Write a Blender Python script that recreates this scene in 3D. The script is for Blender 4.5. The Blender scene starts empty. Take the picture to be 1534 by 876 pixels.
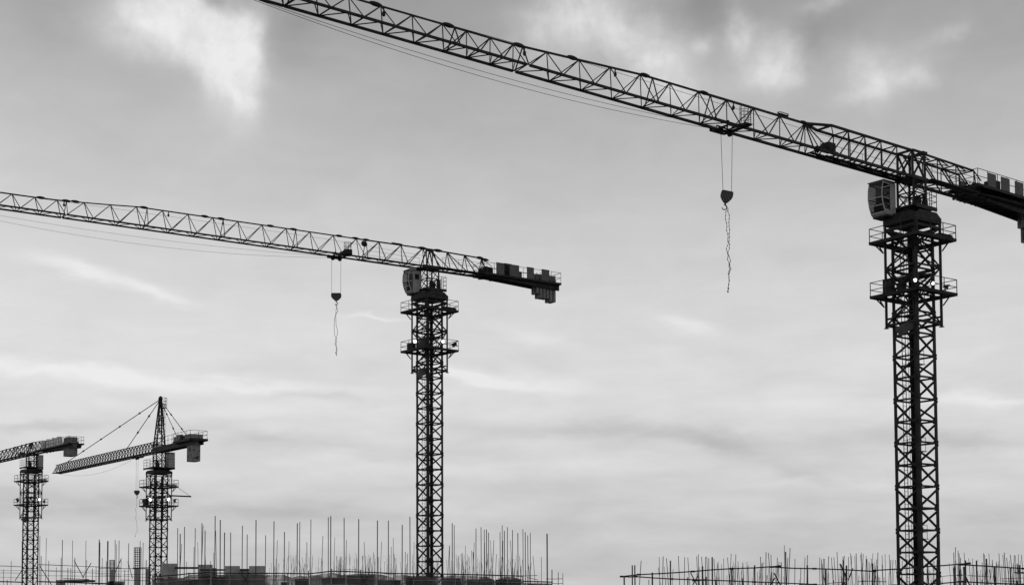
import bpy, math, random
from mathutils import Vector, Matrix, noise as mnoise
R = math.radians
rnd = random.Random(11)
scene = bpy.context.scene
COL = scene.collection

# ---------------------------------------------------------------- camera, sky, sun, exposure
F_PX, PITCH, ROLL, EYE, HORIZON = 2150.0, R(3.0), .004, 18.0, 888.0
SHIFT = HORIZON - 438 - F_PX * math.tan(PITCH)
cam_d = bpy.data.cameras.new('camera')
cam = bpy.data.objects.new('camera', cam_d)
COL.objects.link(cam)
cam_d.sensor_width = 36
cam_d.lens = 36 * F_PX / 1534
cam_d.shift_y = SHIFT / 1534
cam_d.clip_start, cam_d.clip_end = .5, 6000
cam.location = (0, 0, EYE)
FW = Vector((0, math.cos(PITCH), math.sin(PITCH)))
UP0 = Vector((0, -math.sin(PITCH), math.cos(PITCH)))
RT0 = Vector((1, 0, 0))
RT = RT0 * math.cos(ROLL) - UP0 * math.sin(ROLL)
UP = RT0 * math.sin(ROLL) + UP0 * math.cos(ROLL)
cam.matrix_world = Matrix(((RT.x, UP.x, -FW.x, 0), (RT.y, UP.y, -FW.y, 0), (RT.z, UP.z, -FW.z, EYE), (0, 0, 0, 1)))
scene.camera = cam

def ray(px, py):
    return FW + RT * ((px - 767) / F_PX) + UP * ((438 + SHIFT - py) / F_PX)

def at(px, py, Y):
    """world point seen at a photo pixel, Y metres ahead"""
    d = ray(px, py)
    return Vector((0, 0, EYE)) + d * (Y / d.y)

def azel(px, py):
    d = ray(px, py).normalized()
    return math.atan2(d.x, d.y), math.asin(d.z)

SUN_AZ, SUN_EL = R(-28), R(24)          # behind the clouds, ahead and to the left
world = bpy.data.worlds.new('World')
scene.world = world
world.use_nodes = True
wn, wl = world.node_tree.nodes, world.node_tree.links
wn.clear()

def mth(op, a, b=None, c=None, clamp=False):
    n = wn.new('ShaderNodeMath'); n.operation = op; n.use_clamp = clamp
    for i, v in enumerate((a, b, c)):
        if v is None: continue
        if isinstance(v, (int, float)): n.inputs[i].default_value = v
        else: wl.new(v, n.inputs[i])
    return n.outputs[0]

tc = wn.new('ShaderNodeTexCoord')
sep = wn.new('ShaderNodeSeparateXYZ'); wl.new(tc.outputs['Generated'], sep.inputs[0])
AZ = mth('ARCTAN2', sep.outputs[0], sep.outputs[1])
EL = mth('ARCSINE', sep.outputs[2])

def vec(x, y, z=0.0):
    n = wn.new('ShaderNodeCombineXYZ')
    for i, v in enumerate((x, y, z)):
        if isinstance(v, (int, float)): n.inputs[i].default_value = v
        else: wl.new(v, n.inputs[i])
    return n.outputs[0]

def fbm(v, scale, detail=6, rough=.55, dist=0.0):
    n = wn.new('ShaderNodeTexNoise'); n.noise_dimensions = '3D'
    n.inputs['Scale'].default_value = scale; n.inputs['Detail'].default_value = detail
    n.inputs['Roughness'].default_value = rough; n.inputs['Distortion'].default_value = dist
    wl.new(v, n.inputs['Vector'])
    return n.outputs['Fac']

P0 = vec(AZ, EL)
w1 = fbm(P0, 13, 4); w2 = fbm(vec(AZ, EL, 3.7), 13, 4)
w3 = fbm(vec(AZ, EL, 7.1), 48, 4); w4 = fbm(vec(AZ, EL, 9.3), 48, 4)
AZW = mth('ADD', mth('MULTIPLY_ADD', w1, .045, AZ), mth('MULTIPLY_ADD', w3, .014, -.0295))
ELW = mth('ADD', mth('MULTIPLY_ADD', w2, .04, EL), mth('MULTIPLY_ADD', w4, .013, -.0265))

def ramp(x, x0, x1, pts):
    n = wn.new('ShaderNodeValToRGB')
    t = mth('DIVIDE', mth('SUBTRACT', x, x0), x1 - x0, clamp=True)
    wl.new(t, n.inputs[0])
    e = n.color_ramp.elements
    n.color_ramp.interpolation = 'B_SPLINE'
    while len(e) > 1: e.remove(e[-1])
    for i, (p, v) in enumerate(pts):
        k = e[0] if i == 0 else e.new(p)
        k.position = p; k.color = (v, v, v, 1)
    s = wn.new('ShaderNodeSeparateColor'); wl.new(n.outputs[0], s.inputs[0])
    return s.outputs[0]

def s2l(v):
    v /= 255.
    return v / 12.92 if v <= .04045 else ((v + .055) / 1.055) ** 2.4

# overcast brightness by height above the horizon (photo rows turned to elevations)
rows = [(876, 201), (800, 202), (740, 206), (680, 213), (610, 218), (540, 218), (470, 215), (400, 208), (320, 199), (240, 188), (160, 178), (80, 167), (0, 158)]
e0, e1 = R(-2), R(40)
pts = [(0, s2l(196))] + [((azel(767, y)[1] - e0) / (e1 - e0), s2l(v)) for y, v in rows] + [(1, s2l(140))]
sky_v = ramp(EL, e0, e1, pts)

def blob(px, py, rx, ry, amp, rot=0, soft=1.0, warp=True):
    """one cloud patch: gaussian about a direction, in degrees of azimuth / elevation"""
    a0, el0 = azel(px, py)
    ax, ay = rx / F_PX, ry / F_PX
    du = mth('SUBTRACT', AZW if warp else AZ, a0); dv = mth('SUBTRACT', ELW if warp else EL, el0)
    c, s = math.cos(R(rot)), math.sin(R(rot))
    u = mth('MULTIPLY_ADD', du, c, mth('MULTIPLY', dv, s))
    v = mth('MULTIPLY_ADD', dv, c, mth('MULTIPLY', du, -s))
    q = mth('ADD', mth('POWER', mth('ABSOLUTE', mth('DIVIDE', u, ax)), 2), mth('POWER', mth('ABSOLUTE', mth('DIVIDE', v, ay)), 2))
    g = mth('EXPONENT', mth('MULTIPLY', q, -1.0))
    return mth('MULTIPLY', g, amp)

def total(lst):
    t = lst[0]
    for x in lst[1:]: t = mth('ADD', t, x)
    return t

tex = fbm(vec(AZ, EL, 1.3), 18, 8, .58, .35)
tex2 = fbm(vec(AZ, EL, 2.9), 55, 7, .6, .3)
body = total([
    blob(245, 22, 52, 34, .75, -25), blob(300, 50, 66, 40, .95, -30), blob(338, 88, 50, 40, .85, -25), blob(370, 58, 26, 50, .85), blob(285, 20, 60, 28, .5), blob(215, 5, 50, 18, .45), blob(338, 130, 56, 36, .6),
    blob(350, 165, 48, 40, .30), blob(190, 44, 90, 30, .42, -10), blob(975, 108, 110, 40, .70, -26), blob(890, 22, 120, 38, .85, -6), blob(945, 60, 90, 30, .52, -28), blob(810, 62, 70, 46, .45), blob(1048, 60, 18, 18, .5),
    blob(1178, 90, 44, 44, .95), blob(1140, 118, 40, 24, .45), blob(1112, 45, 26, 32, .80), blob(1322, 108, 48, 42, .78), blob(1375, 128, 34, 18, .55), blob(1278, 150, 60, 18, .3, 20), blob(1422, 58, 28, 15, .95, 24), blob(1235, 2, 42, 12, .6),
])
dens = wn.new('ShaderNodeMapRange'); dens.interpolation_type = 'SMOOTHSTEP'
for i, q in ((1, -.06), (2, 1.55), (3, 0.0), (4, 1.0)): dens.inputs[i].default_value = q
wl.new(mth('MULTIPLY', body, mth('ADD', mth('MULTIPLY_ADD', tex, 2.2, -.32), mth('MULTIPLY', tex2, .5))), dens.inputs[0])
tex3 = fbm(vec(AZ, EL, 4.4), 30, 9, .62, .15)
bright = mth('MULTIPLY', dens.outputs[0], mth('MULTIPLY_ADD', tex3, .56, .05))
bright = mth('ADD', bright, total([blob(300, 60, 100, 60, .07, -30), blob(350, 175, 60, 50, .06), blob(200, 40, 90, 36, .05), blob(940, 60, 160, 60, .07, -22), blob(1160, 85, 80, 60, .05), blob(1330, 110, 90, 60, .06)]))
wisp = mth('ADD', 1.0, 0.0)
dark = total([blob(80, 25, 110, 40, .045), blob(438, 40, 40, 46, .06), blob(322, 8, 24, 14, .10), blob(1275, 40, 75, 40, .05), blob(1050, 20, 70, 26, .08), blob(1225, 60, 20, 50, .06), blob(640, 20, 120, 40, .02)])
# flat layered bands low down: their own, flatter waviness
flat = fbm(vec(mth('MULTIPLY', AZ, .35), EL, 2.2), 26, 4)
flat2 = fbm(vec(mth('MULTIPLY', AZ, .4), EL, 6.6), 80, 4)
AZ_W, EL_W = AZW, ELW
ELW = mth('ADD', mth('MULTIPLY_ADD', flat, .030, EL), mth('MULTIPLY_ADD', flat2, .012, -.021)); AZW = AZ
bands = total([
    blob(95, 402, 60, 11, .09, -8), blob(175, 424, 85, 13, .10, -15), blob(245, 447, 50, 7, .07, -16), blob(1030, 484, 48, 11, .11, -20), blob(80, 558, 200, 11, .11, -4), blob(330, 571, 190, 10, .11, -3), blob(790, 572, 110, 11, .10, -7), blob(700, 562, 60, 8, .10, -8),
    blob(1480, 606, 80, 8, .12, -3), blob(560, 478, 45, 4, .10, -6), blob(800, 500, 60, 14, .06, -12), blob(1180, 605, 200, 24, .04), blob(500, 620, 260, 16, .04), blob(700, 700, 300, 16, .05), blob(1300, 725, 200, 14, .05, -4), blob(150, 705, 260, 16, .04),
    blob(970, 648, 300, 15, -.11, -3), blob(1110, 668, 95, 18, -.09, -18), blob(1215, 712, 70, 10, -.06, -18), blob(60, 638, 90, 9, -.12), blob(400, 655, 200, 14, -.09, -6), blob(1450, 662, 110, 12, -.10, -4), blob(1300, 590, 200, 8, -.04),
    blob(90, 752, 190, 14, -.09), blob(420, 765, 190, 14, -.08), blob(560, 790, 500, 16, -.02), blob(450, 595, 150, 7, -.05, -4), blob(850, 545, 300, 10, -.02), blob(1000, 840, 500, 30, -.03),
])
AZW, ELW = AZ_W, EL_W
streak = fbm(vec(mth('MULTIPLY', AZ, .22), EL, 5.0), 60, 5, .55, .3)
fine = fbm(vec(mth('MULTIPLY', AZ, .5), EL, 8.0), 30, 6, .55, .5)
low = mth('SUBTRACT', 1.0, mth('MULTIPLY', mth('SUBTRACT', EL, R(3)), 1 / R(14), clamp=True), clamp=True)
v = mth('ADD', sky_v, mth('MULTIPLY', bright, wisp))
v = mth('SUBTRACT', v, dark)
v = mth('ADD', v, bands)
v = mth('ADD', v, mth('MULTIPLY', mth('MULTIPLY_ADD', streak, .26, -.13), mth('MULTIPLY_ADD', low, .8, .1)))
v = mth('ADD', v, mth('MULTIPLY_ADD', fine, .12, -.06))
v = mth('MINIMUM', v, .82)
sky = wn.new('ShaderNodeTexSky'); sky.sky_type = 'NISHITA'; sky.sun_disc = False
sky.sun_elevation = SUN_EL; sky.sun_rotation = SUN_AZ; sky.air_density = 1.0; sky.dust_density = 4.0
bw = wn.new('ShaderNodeRGBToBW'); wl.new(sky.outputs[0], bw.inputs[0])
bg1 = wn.new('ShaderNodeBackground'); wl.new(bw.outputs[0], bg1.inputs[0]); bg1.inputs[1].default_value = .05
bg2 = wn.new('ShaderNodeBackground'); wl.new(v, bg2.inputs[0]); bg2.inputs[1].default_value = 1.0
mixw = wn.new('ShaderNodeMixShader'); mixw.inputs[0].default_value = .97     # nearly closed cloud cover over the clear sky
wl.new(bg1.outputs[0], mixw.inputs[1]); wl.new(bg2.outputs[0], mixw.inputs[2])
wo = wn.new('ShaderNodeOutputWorld'); wl.new(mixw.outputs[0], wo.inputs[0])

sun_d = bpy.data.lights.new('sun', 'SUN'); sun_d.energy = .5; sun_d.angle = R(20); sun_d.color = (1, .99, .97)
sun = bpy.data.objects.new('sun', sun_d); COL.objects.link(sun)
sdir = Vector((math.sin(SUN_AZ) * math.cos(SUN_EL), math.cos(SUN_AZ) * math.cos(SUN_EL), math.sin(SUN_EL)))
sun.rotation_euler = sdir.to_track_quat('Z', 'Y').to_euler()
scene.view_settings.view_transform = 'Standard'
scene.view_settings.look = 'None'
scene.view_settings.exposure = 0
scene.view_settings.gamma = 1
scene.view_settings.use_curve_mapping = False

# ---------------------------------------------------------------- materials
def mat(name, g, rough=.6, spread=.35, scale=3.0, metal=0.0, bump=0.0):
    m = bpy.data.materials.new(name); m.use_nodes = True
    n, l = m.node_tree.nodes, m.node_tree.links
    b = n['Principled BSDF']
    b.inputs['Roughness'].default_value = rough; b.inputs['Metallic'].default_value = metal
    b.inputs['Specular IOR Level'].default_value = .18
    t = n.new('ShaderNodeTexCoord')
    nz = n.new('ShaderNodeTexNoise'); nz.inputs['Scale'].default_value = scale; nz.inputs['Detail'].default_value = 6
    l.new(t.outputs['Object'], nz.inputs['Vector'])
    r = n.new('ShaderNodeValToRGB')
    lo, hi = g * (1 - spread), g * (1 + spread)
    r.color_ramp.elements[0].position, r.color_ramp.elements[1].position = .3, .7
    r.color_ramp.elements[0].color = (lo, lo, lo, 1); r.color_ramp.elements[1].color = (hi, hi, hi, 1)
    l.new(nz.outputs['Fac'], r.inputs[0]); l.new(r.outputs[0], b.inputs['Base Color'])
    if bump:
        bp = n.new('ShaderNodeBump'); bp.inputs['Strength'].default_value = bump
        l.new(nz.outputs['Fac'], bp.inputs['Height']); l.new(bp.outputs[0], b.inputs['Normal'])
    return m

M = {
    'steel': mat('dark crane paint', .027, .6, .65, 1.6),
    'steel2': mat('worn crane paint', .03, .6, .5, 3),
    'plate': mat('grey sheet steel', .16, .55, .25, 2),
    'board': mat('grey painted board', .12, .6, .15, 1.5),
    'pale': mat('pale painted drum', .75, .6, .15, 2),
    'cab': mat('cab paint', .38, .45, .15, 2),
    'cabframe': mat('cab window frame', .5, .45, .1, 2),
    'weight': mat('weathered concrete block', .2, .85, .3, 1.6, bump=.2),
    'concrete': mat('raw concrete', .36, .9, .3, .9, bump=.2),
    'rope': mat('wire rope', .05, .6),
    'chain': mat('chain steel', .09, .55),
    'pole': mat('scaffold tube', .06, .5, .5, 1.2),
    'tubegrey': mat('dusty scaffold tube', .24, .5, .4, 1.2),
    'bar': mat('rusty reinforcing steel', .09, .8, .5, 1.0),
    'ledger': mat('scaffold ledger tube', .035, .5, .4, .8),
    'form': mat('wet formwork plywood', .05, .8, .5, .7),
    'ground': mat('bare site earth', .16, .95, .35, .05),
    'rubber': mat('black rubber', .015, .7),
}

def glass_mat():
    m = mat('tinted cab glass', .035, .06, .6, 1.7)
    n, l = m.node_tree.nodes, m.node_tree.links
    b = n['Principled BSDF']; b.inputs['Specular IOR Level'].default_value = .6
    tr = n.new('ShaderNodeBsdfTransparent'); tr.inputs[0].default_value = (.85, .85, .85, 1); mx = n.new('ShaderNodeMixShader'); mx.inputs[0].default_value = .36
    l.new(tr.outputs[0], mx.inputs[1]); l.new(b.outputs[0], mx.inputs[2]); l.new(mx.outputs[0], n['Material Output'].inputs[0])
    return m
M['glass'] = glass_mat()

def lens_mat():
    m = bpy.data.materials.new('lit floodlight lens'); m.use_nodes = True
    b = m.node_tree.nodes['Principled BSDF']
    n, l = m.node_tree.nodes, m.node_tree.links
    nz = n.new('ShaderNodeTexNoise'); nz.inputs['Scale'].default_value = 9
    r = n.new('ShaderNodeMapRange'); r.inputs[3].default_value = 6; r.inputs[4].default_value = 12
    l.new(nz.outputs['Fac'], r.inputs[0]); l.new(r.outputs[0], b.inputs['Emission Strength'])
    b.inputs['Emission Color'].default_value = (1, 1, 1, 1)
    return m
M['lens'] = lens_mat()
M['reflector'] = M['lens'].copy(); M['reflector'].name = 'lamp reflector glow'
for q in M['reflector'].node_tree.nodes:
    if q.type == 'MAP_RANGE': q.inputs[3].default_value = .35; q.inputs[4].default_value = .95

def stripe_mat():
    m = bpy.data.materials.new('striped hook block paint'); m.use_nodes = True
    n, l = m.node_tree.nodes, m.node_tree.links
    b = n['Principled BSDF']; b.inputs['Roughness'].default_value = .6
    t = n.new('ShaderNodeTexCoord'); mp = n.new('ShaderNodeMapping'); mp.inputs['Rotation'].default_value = (0, R(32), 0)
    w = n.new('ShaderNodeTexWave'); w.inputs['Scale'].default_value = 2.0; w.inputs['Distortion'].default_value = .4
    r = n.new('ShaderNodeValToRGB'); r.color_ramp.elements[0].position, r.color_ramp.elements[1].position = .45, .55
    r.color_ramp.elements[0].color = (.018, .018, .018, 1); r.color_ramp.elements[1].color = (.08, .08, .08, 1)
    l.new(t.outputs['Object'], mp.inputs[0]); l.new(mp.outputs[0], w.inputs['Vector']); l.new(w.outputs['Fac'], r.inputs[0]); l.new(r.outputs[0], b.inputs['Base Color'])
    return m
M['stripe'] = stripe_mat()

def net_mat():
    m = mat('dark safety net', .12, .9, .45, .6)
    n, l = m.node_tree.nodes, m.node_tree.links
    b = n['Principled BSDF']; out = n['Material Output']
    t = n.new('ShaderNodeTexCoord')
    nz = n.new('ShaderNodeTexNoise'); nz.inputs['Scale'].default_value = .7; nz.inputs['Detail'].default_value = 5; nz.inputs['Roughness'].default_value = .65
    l.new(t.outputs['Object'], nz.inputs['Vector'])
    r = n.new('ShaderNodeMapRange'); r.inputs[1].default_value = .46; r.inputs[2].default_value = .66; r.inputs[3].default_value = .92; r.inputs[4].default_value = .45
    l.new(nz.outputs['Fac'], r.inputs[0])
    tr = n.new('ShaderNodeBsdfTransparent'); mx = n.new('ShaderNodeMixShader')
    l.new(r.outputs[0], mx.inputs[0]); l.new(tr.outputs[0], mx.inputs[1]); l.new(b.outputs[0], mx.inputs[2]); l.new(mx.outputs[0], out.inputs[0])
    return m
M['net'] = net_mat()

# ---------------------------------------------------------------- mesh helpers
class MB:
    def __init__(s): s.v, s.f = [], []
    def _add(s, vs, fs):
        o = len(s.v); s.v += [tuple(v) for v in vs]; s.f += [tuple(i + o for i in f) for f in fs]
    def bar(s, p, q, w, h=None, up=None):
        """square bar between two points"""
        p, q = Vector(p), Vector(q); d = q - p
        if d.length < 1e-6: return
        h = h or w; d.normalize()
        u = Vector(up) if up else (Vector((0, 0, 1)) if abs(d.z) < .95 else Vector((1, 0, 0)))
        x = d.cross(u).normalized(); y = x.cross(d)
        vs = []
        for c in (p, q):
            for i, j in ((-1, -1), (1, -1), (1, 1), (-1, 1)): vs.append(c + x * (i * w / 2) + y * (j * h / 2))
        s._add(vs, [(3, 2, 1, 0), (4, 5, 6, 7), (0, 1, 5, 4), (1, 2, 6, 5), (2, 3, 7, 6), (3, 0, 4, 7)])
    def tube(s, pts, r, n=6, r2=None):
        pts = [Vector(p) for p in pts]; rings = []
        for i, p in enumerate(pts):
            d = (pts[min(i + 1, len(pts) - 1)] - pts[max(i - 1, 0)]).normalized()
            u = Vector((0, 0, 1)) if abs(d.z) < .9 else Vector((1, 0, 0))
            x = d.cross(u).normalized(); y = x.cross(d)
            rr = r if r2 is None else r + (r2 - r) * i / (len(pts) - 1)
            rings.append([p + (x * math.cos(k * 6.28318 / n) + y * math.sin(k * 6.28318 / n)) * rr for k in range(n)])
        vs = [v for g in rings for v in g]; fs = []
        for i in range(len(pts) - 1):
            for k in range(n):
                a, b = i * n + k, i * n + (k + 1) % n
                fs.append((a, b, b + n, a + n))
        fs.append(tuple(range(n))[::-1]); fs.append(tuple(range((len(pts) - 1) * n, len(pts) * n)))
        s._add(vs, fs)
    def hexa(s, c):
        """box from 8 corners: bottom ring then top ring"""
        s._add(c, [(3, 2, 1, 0), (4, 5, 6, 7), (0, 1, 5, 4), (1, 2, 6, 5), (2, 3, 7, 6), (3, 0, 4, 7)])
    def box(s, fr, a0, a1, b0, b1, z0, z1):
        s.hexa([fr(a, b, z) for z in (z0, z1) for a, b in ((a0, b0), (a1, b0), (a1, b1), (a0, b1))])
    def prism(s, ring0, ring1):
        n = len(ring0)
        s._add(list(ring0) + list(ring1), [tuple(range(n))[::-1], tuple(range(n, 2 * n))] + [(i, (i + 1) % n, (i + 1) % n + n, i + n) for i in range(n)])
    def lathe(s, c, prof, n=20, ax=None):
        ax = Vector(ax or (0, 0, 1)).normalized(); u = Vector((0, 0, 1)) if abs(ax.z) < .9 else Vector((1, 0, 0))
        x = ax.cross(u).normalized(); y = ax.cross(x); c = Vector(c); vs, fs = [], []
        for r_, z in prof:
            for k in range(n): vs.append(c + ax * z + (x * math.cos(k * 6.28318 / n) + y * math.sin(k * 6.28318 / n)) * r_)
        for i in range(len(prof) - 1):
            for k in range(n):
                a, b = i * n + k, i * n + (k + 1) % n
                fs.append((a, a + n, b + n, b))
        fs.append(tuple(range(n))); fs.append(tuple(range((len(prof) - 1) * n, len(prof) * n))[::-1])
        s._add(vs, fs)
    def rail(s, pts, h=1.02, w=.045, mids=2, closed=False):
        """guard rail along floor points: posts at each point, rails between"""
        pts = [Vector(p) for p in pts]; Z = Vector((0, 0, 1))
        for p in pts: s.bar(p, p + Z * h, w)
        prs = list(zip(pts, pts[1:])) + ([(pts[-1], pts[0])] if closed else [])
        for p, q in prs:
            for k in range(1, mids + 1): s.bar(p + Z * (h * k / mids - w / 2), q + Z * (h * k / mids - w / 2), w * .85)
    def build(s, name, m, parent=None, loc=None, mesh_only=False):
        me = bpy.data.meshes.new(name); me.from_pydata(s.v, [], s.f); me.update()
        me.materials.append(M[m])
        o = bpy.data.objects.new(name, me); COL.objects.link(o)
        if parent: o.parent = parent
        if loc: o.location = loc
        return o

def thing(name, label, cat, loc, group=None):
    o = bpy.data.objects.new(name, None); o.empty_display_size = .5; COL.objects.link(o)
    o.location = loc; tag(o, label, cat, group); return o
def tag(o, label, cat, group=None):
    o['label'] = label; o['category'] = cat
    if group: o['group'] = group
    return o
def structure(o): o['kind'] = 'structure'; return o

def frame(az, dz=0.0, tilt=0.0):
    """local (a, b, z): a runs along heading az (left-of-view and back to the camera), b to its camera side"""
    d = Vector((-math.sin(az), -math.cos(az), 0)); n = Vector((math.cos(az), -math.sin(az), 0))
    return lambda a, b, z: d * a + n * b + Vector((0, 0, z + dz + a * math.tan(tilt)))

def catenary(p, q, sag, n=14):
    p, q = Vector(p), Vector(q)
    return [p.lerp(q, i / n) - Vector((0, 0, sag * 4 * (i / n) * (1 - i / n))) for i in range(n + 1)]

# ---------------------------------------------------------------- the ground
g = MB(); g._add([(-3000, -3000, 0), (3000, -3000, 0), (3000, 4000, 0), (-3000, 4000, 0)], [(0, 1, 2, 3)])
structure(g.build('ground', 'ground'))

# ---------------------------------------------------------------- tower cranes
def corners(fr, h, z): return [fr(a * h, b * h, z) for a, b in ((-1, -1), (1, -1), (1, 1), (-1, 1))]

def angle_leg(mb, fr, sa, sb, h, z0, z1, w, t=.03):
    """steel angle: two flanges meeting on the outer corner"""
    A, B = sa * h, sb * h
    mb.box(fr, min(A, A - sa * w), max(A, A - sa * w), min(B, B - sb * t), max(B, B - sb * t), z0, z1)
    mb.box(fr, min(A, A - sa * t), max(A, A - sa * t), min(B - sb * t, B - sb * w), max(B - sb * t, B - sb * w), z0, z1)

def mast_section(fr, h, ph, w, n_p=2, dw=.09):
    mb = MB()
    for sa, sb in ((-1, -1), (1, -1), (1, 1), (-1, 1)):
        angle_leg(mb, fr, sa, sb, h, .004, n_p * ph - .004, w)
        for z in (.02, n_p * ph - .2):                                        # bolted joint blocks
            A, B = sa * (h + .03), sb * (h + .03)
            mb.box(fr, min(A, A - sa * .1), max(A, A - sa * .1), min(B, B - sb * .1), max(B, B - sb * .1), z, z + .18)
    hh = h - .05
    for k in range(n_p):
        z0, z1 = k * ph, (k + 1) * ph
        c0, c1 = corners(fr, hh, z0 + .12), corners(fr, hh, z1 - .12)
        m0 = corners(fr, hh, z0 + .03)
        for i in range(4):
            j = (i + 1) % 4
            mb.bar(m0[i], m0[j], dw * .95)
            a, b = (c0[i], c1[j]) if k % 2 == 0 else (c0[j], c1[i])
            mb.bar(a, b, dw)
        for i, (sa, sb) in enumerate(((-1, -1), (1, -1), (1, 1), (-1, 1))):     # gusset plates at the panel points
            ga, gb = sa * (h - .035), sb * (h - .035)
            mb.box(fr, min(ga, ga - sa * .34), max(ga, ga - sa * .34), min(gb, gb - sb * .012), max(gb, gb - sb * .012), z0 - .12 if k else z0 + .002, z0 + .2)
            mb.box(fr, min(ga, ga - sa * .012), max(ga, ga - sa * .012), min(gb - sb * .02, gb - sb * .34), max(gb - sb * .02, gb - sb * .34), z0 - .12 if k else z0 + .002, z0 + .2)
    return mb

def ring_deck(mb, fr, R_, r_, z, t=.05):
    mb.box(fr, -R_, R_, -R_, -r_, z - t, z); mb.box(fr, -R_, R_, r_, R_, z - t, z)
    mb.box(fr, -R_, -r_, -r_, r_, z - t, z); mb.box(fr, r_, R_, -r_, r_, z - t, z)
    q = R_ - .05
    for s in (-1, 1):
        mb.bar(fr(-R_, s * q, z - t - .04), fr(R_, s * q, z - t - .04), .08, .075)
        mb.bar(fr(s * q, -q, z - t - .04), fr(s * q, q, z - t - .04), .08, .075)
        mb.box(fr, -R_, R_, s * R_ - .015, s * R_ + .015, z + .004, z + .07)
        mb.box(fr, s * R_ - .015, s * R_ + .015, -R_ + .02, R_ - .02, z + .004, z + .07)
    for sa in (-1, 1):
        for sb in (-1, 1):
            mb.bar(fr(sa * r_, sb * r_, z - .75), fr(sa * q, sb * r_, z - t - .05), .07)
            mb.bar(fr(sa * r_, sb * r_, z - .75), fr(sa * r_, sb * q, z - t - .05), .07)

def floodlight(crane, base, p, lit=True, size=.2, aim=None):
    p = Vector(p); d = Vector(aim) if aim else (Vector((0, 0, EYE)) - (Vector(base) + p)).normalized() + Vector((rnd.uniform(-.5, .5), 0, rnd.uniform(-.45, .05))); d.normalize()
    mb = MB()
    mb.lathe(p, [(.05, -.34), (size * .55, -.26), (size * .75, -.12), (size, -.02), (size, .02)], 12, d)
    mb.bar(p - d * .15 - Vector((0, 0, .3)), p - d * .15, .06)
    sx = d.cross(Vector((0, 0, 1))).normalized()
    for k in (-1, 1): mb.bar(p + sx * (k * size * 1.08) - d * .1, p + sx * (k * size * .5) - d * .15 - Vector((0, 0, size * 1.3)), .04)
    mb.bar(p + Vector((0, 0, size * 1.02)) - d * .05, p + Vector((0, 0, size * 1.1)) + d * .16, size * 1.5, .02)
    o = mb.build('floodlight', 'steel', crane)
    l = MB(); l.lathe(p + d * .022, [(size * .97, 0), (size * .9, .012)], 14, d); l.build('reflector', 'reflector' if lit else 'glass', o)
    l = MB(); l.lathe(p + d * .036, [(size * .66, 0), (size * .5, .02)], 12, d)
    l.build('lens', 'lens' if lit else 'glass', o)
    return o

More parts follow.
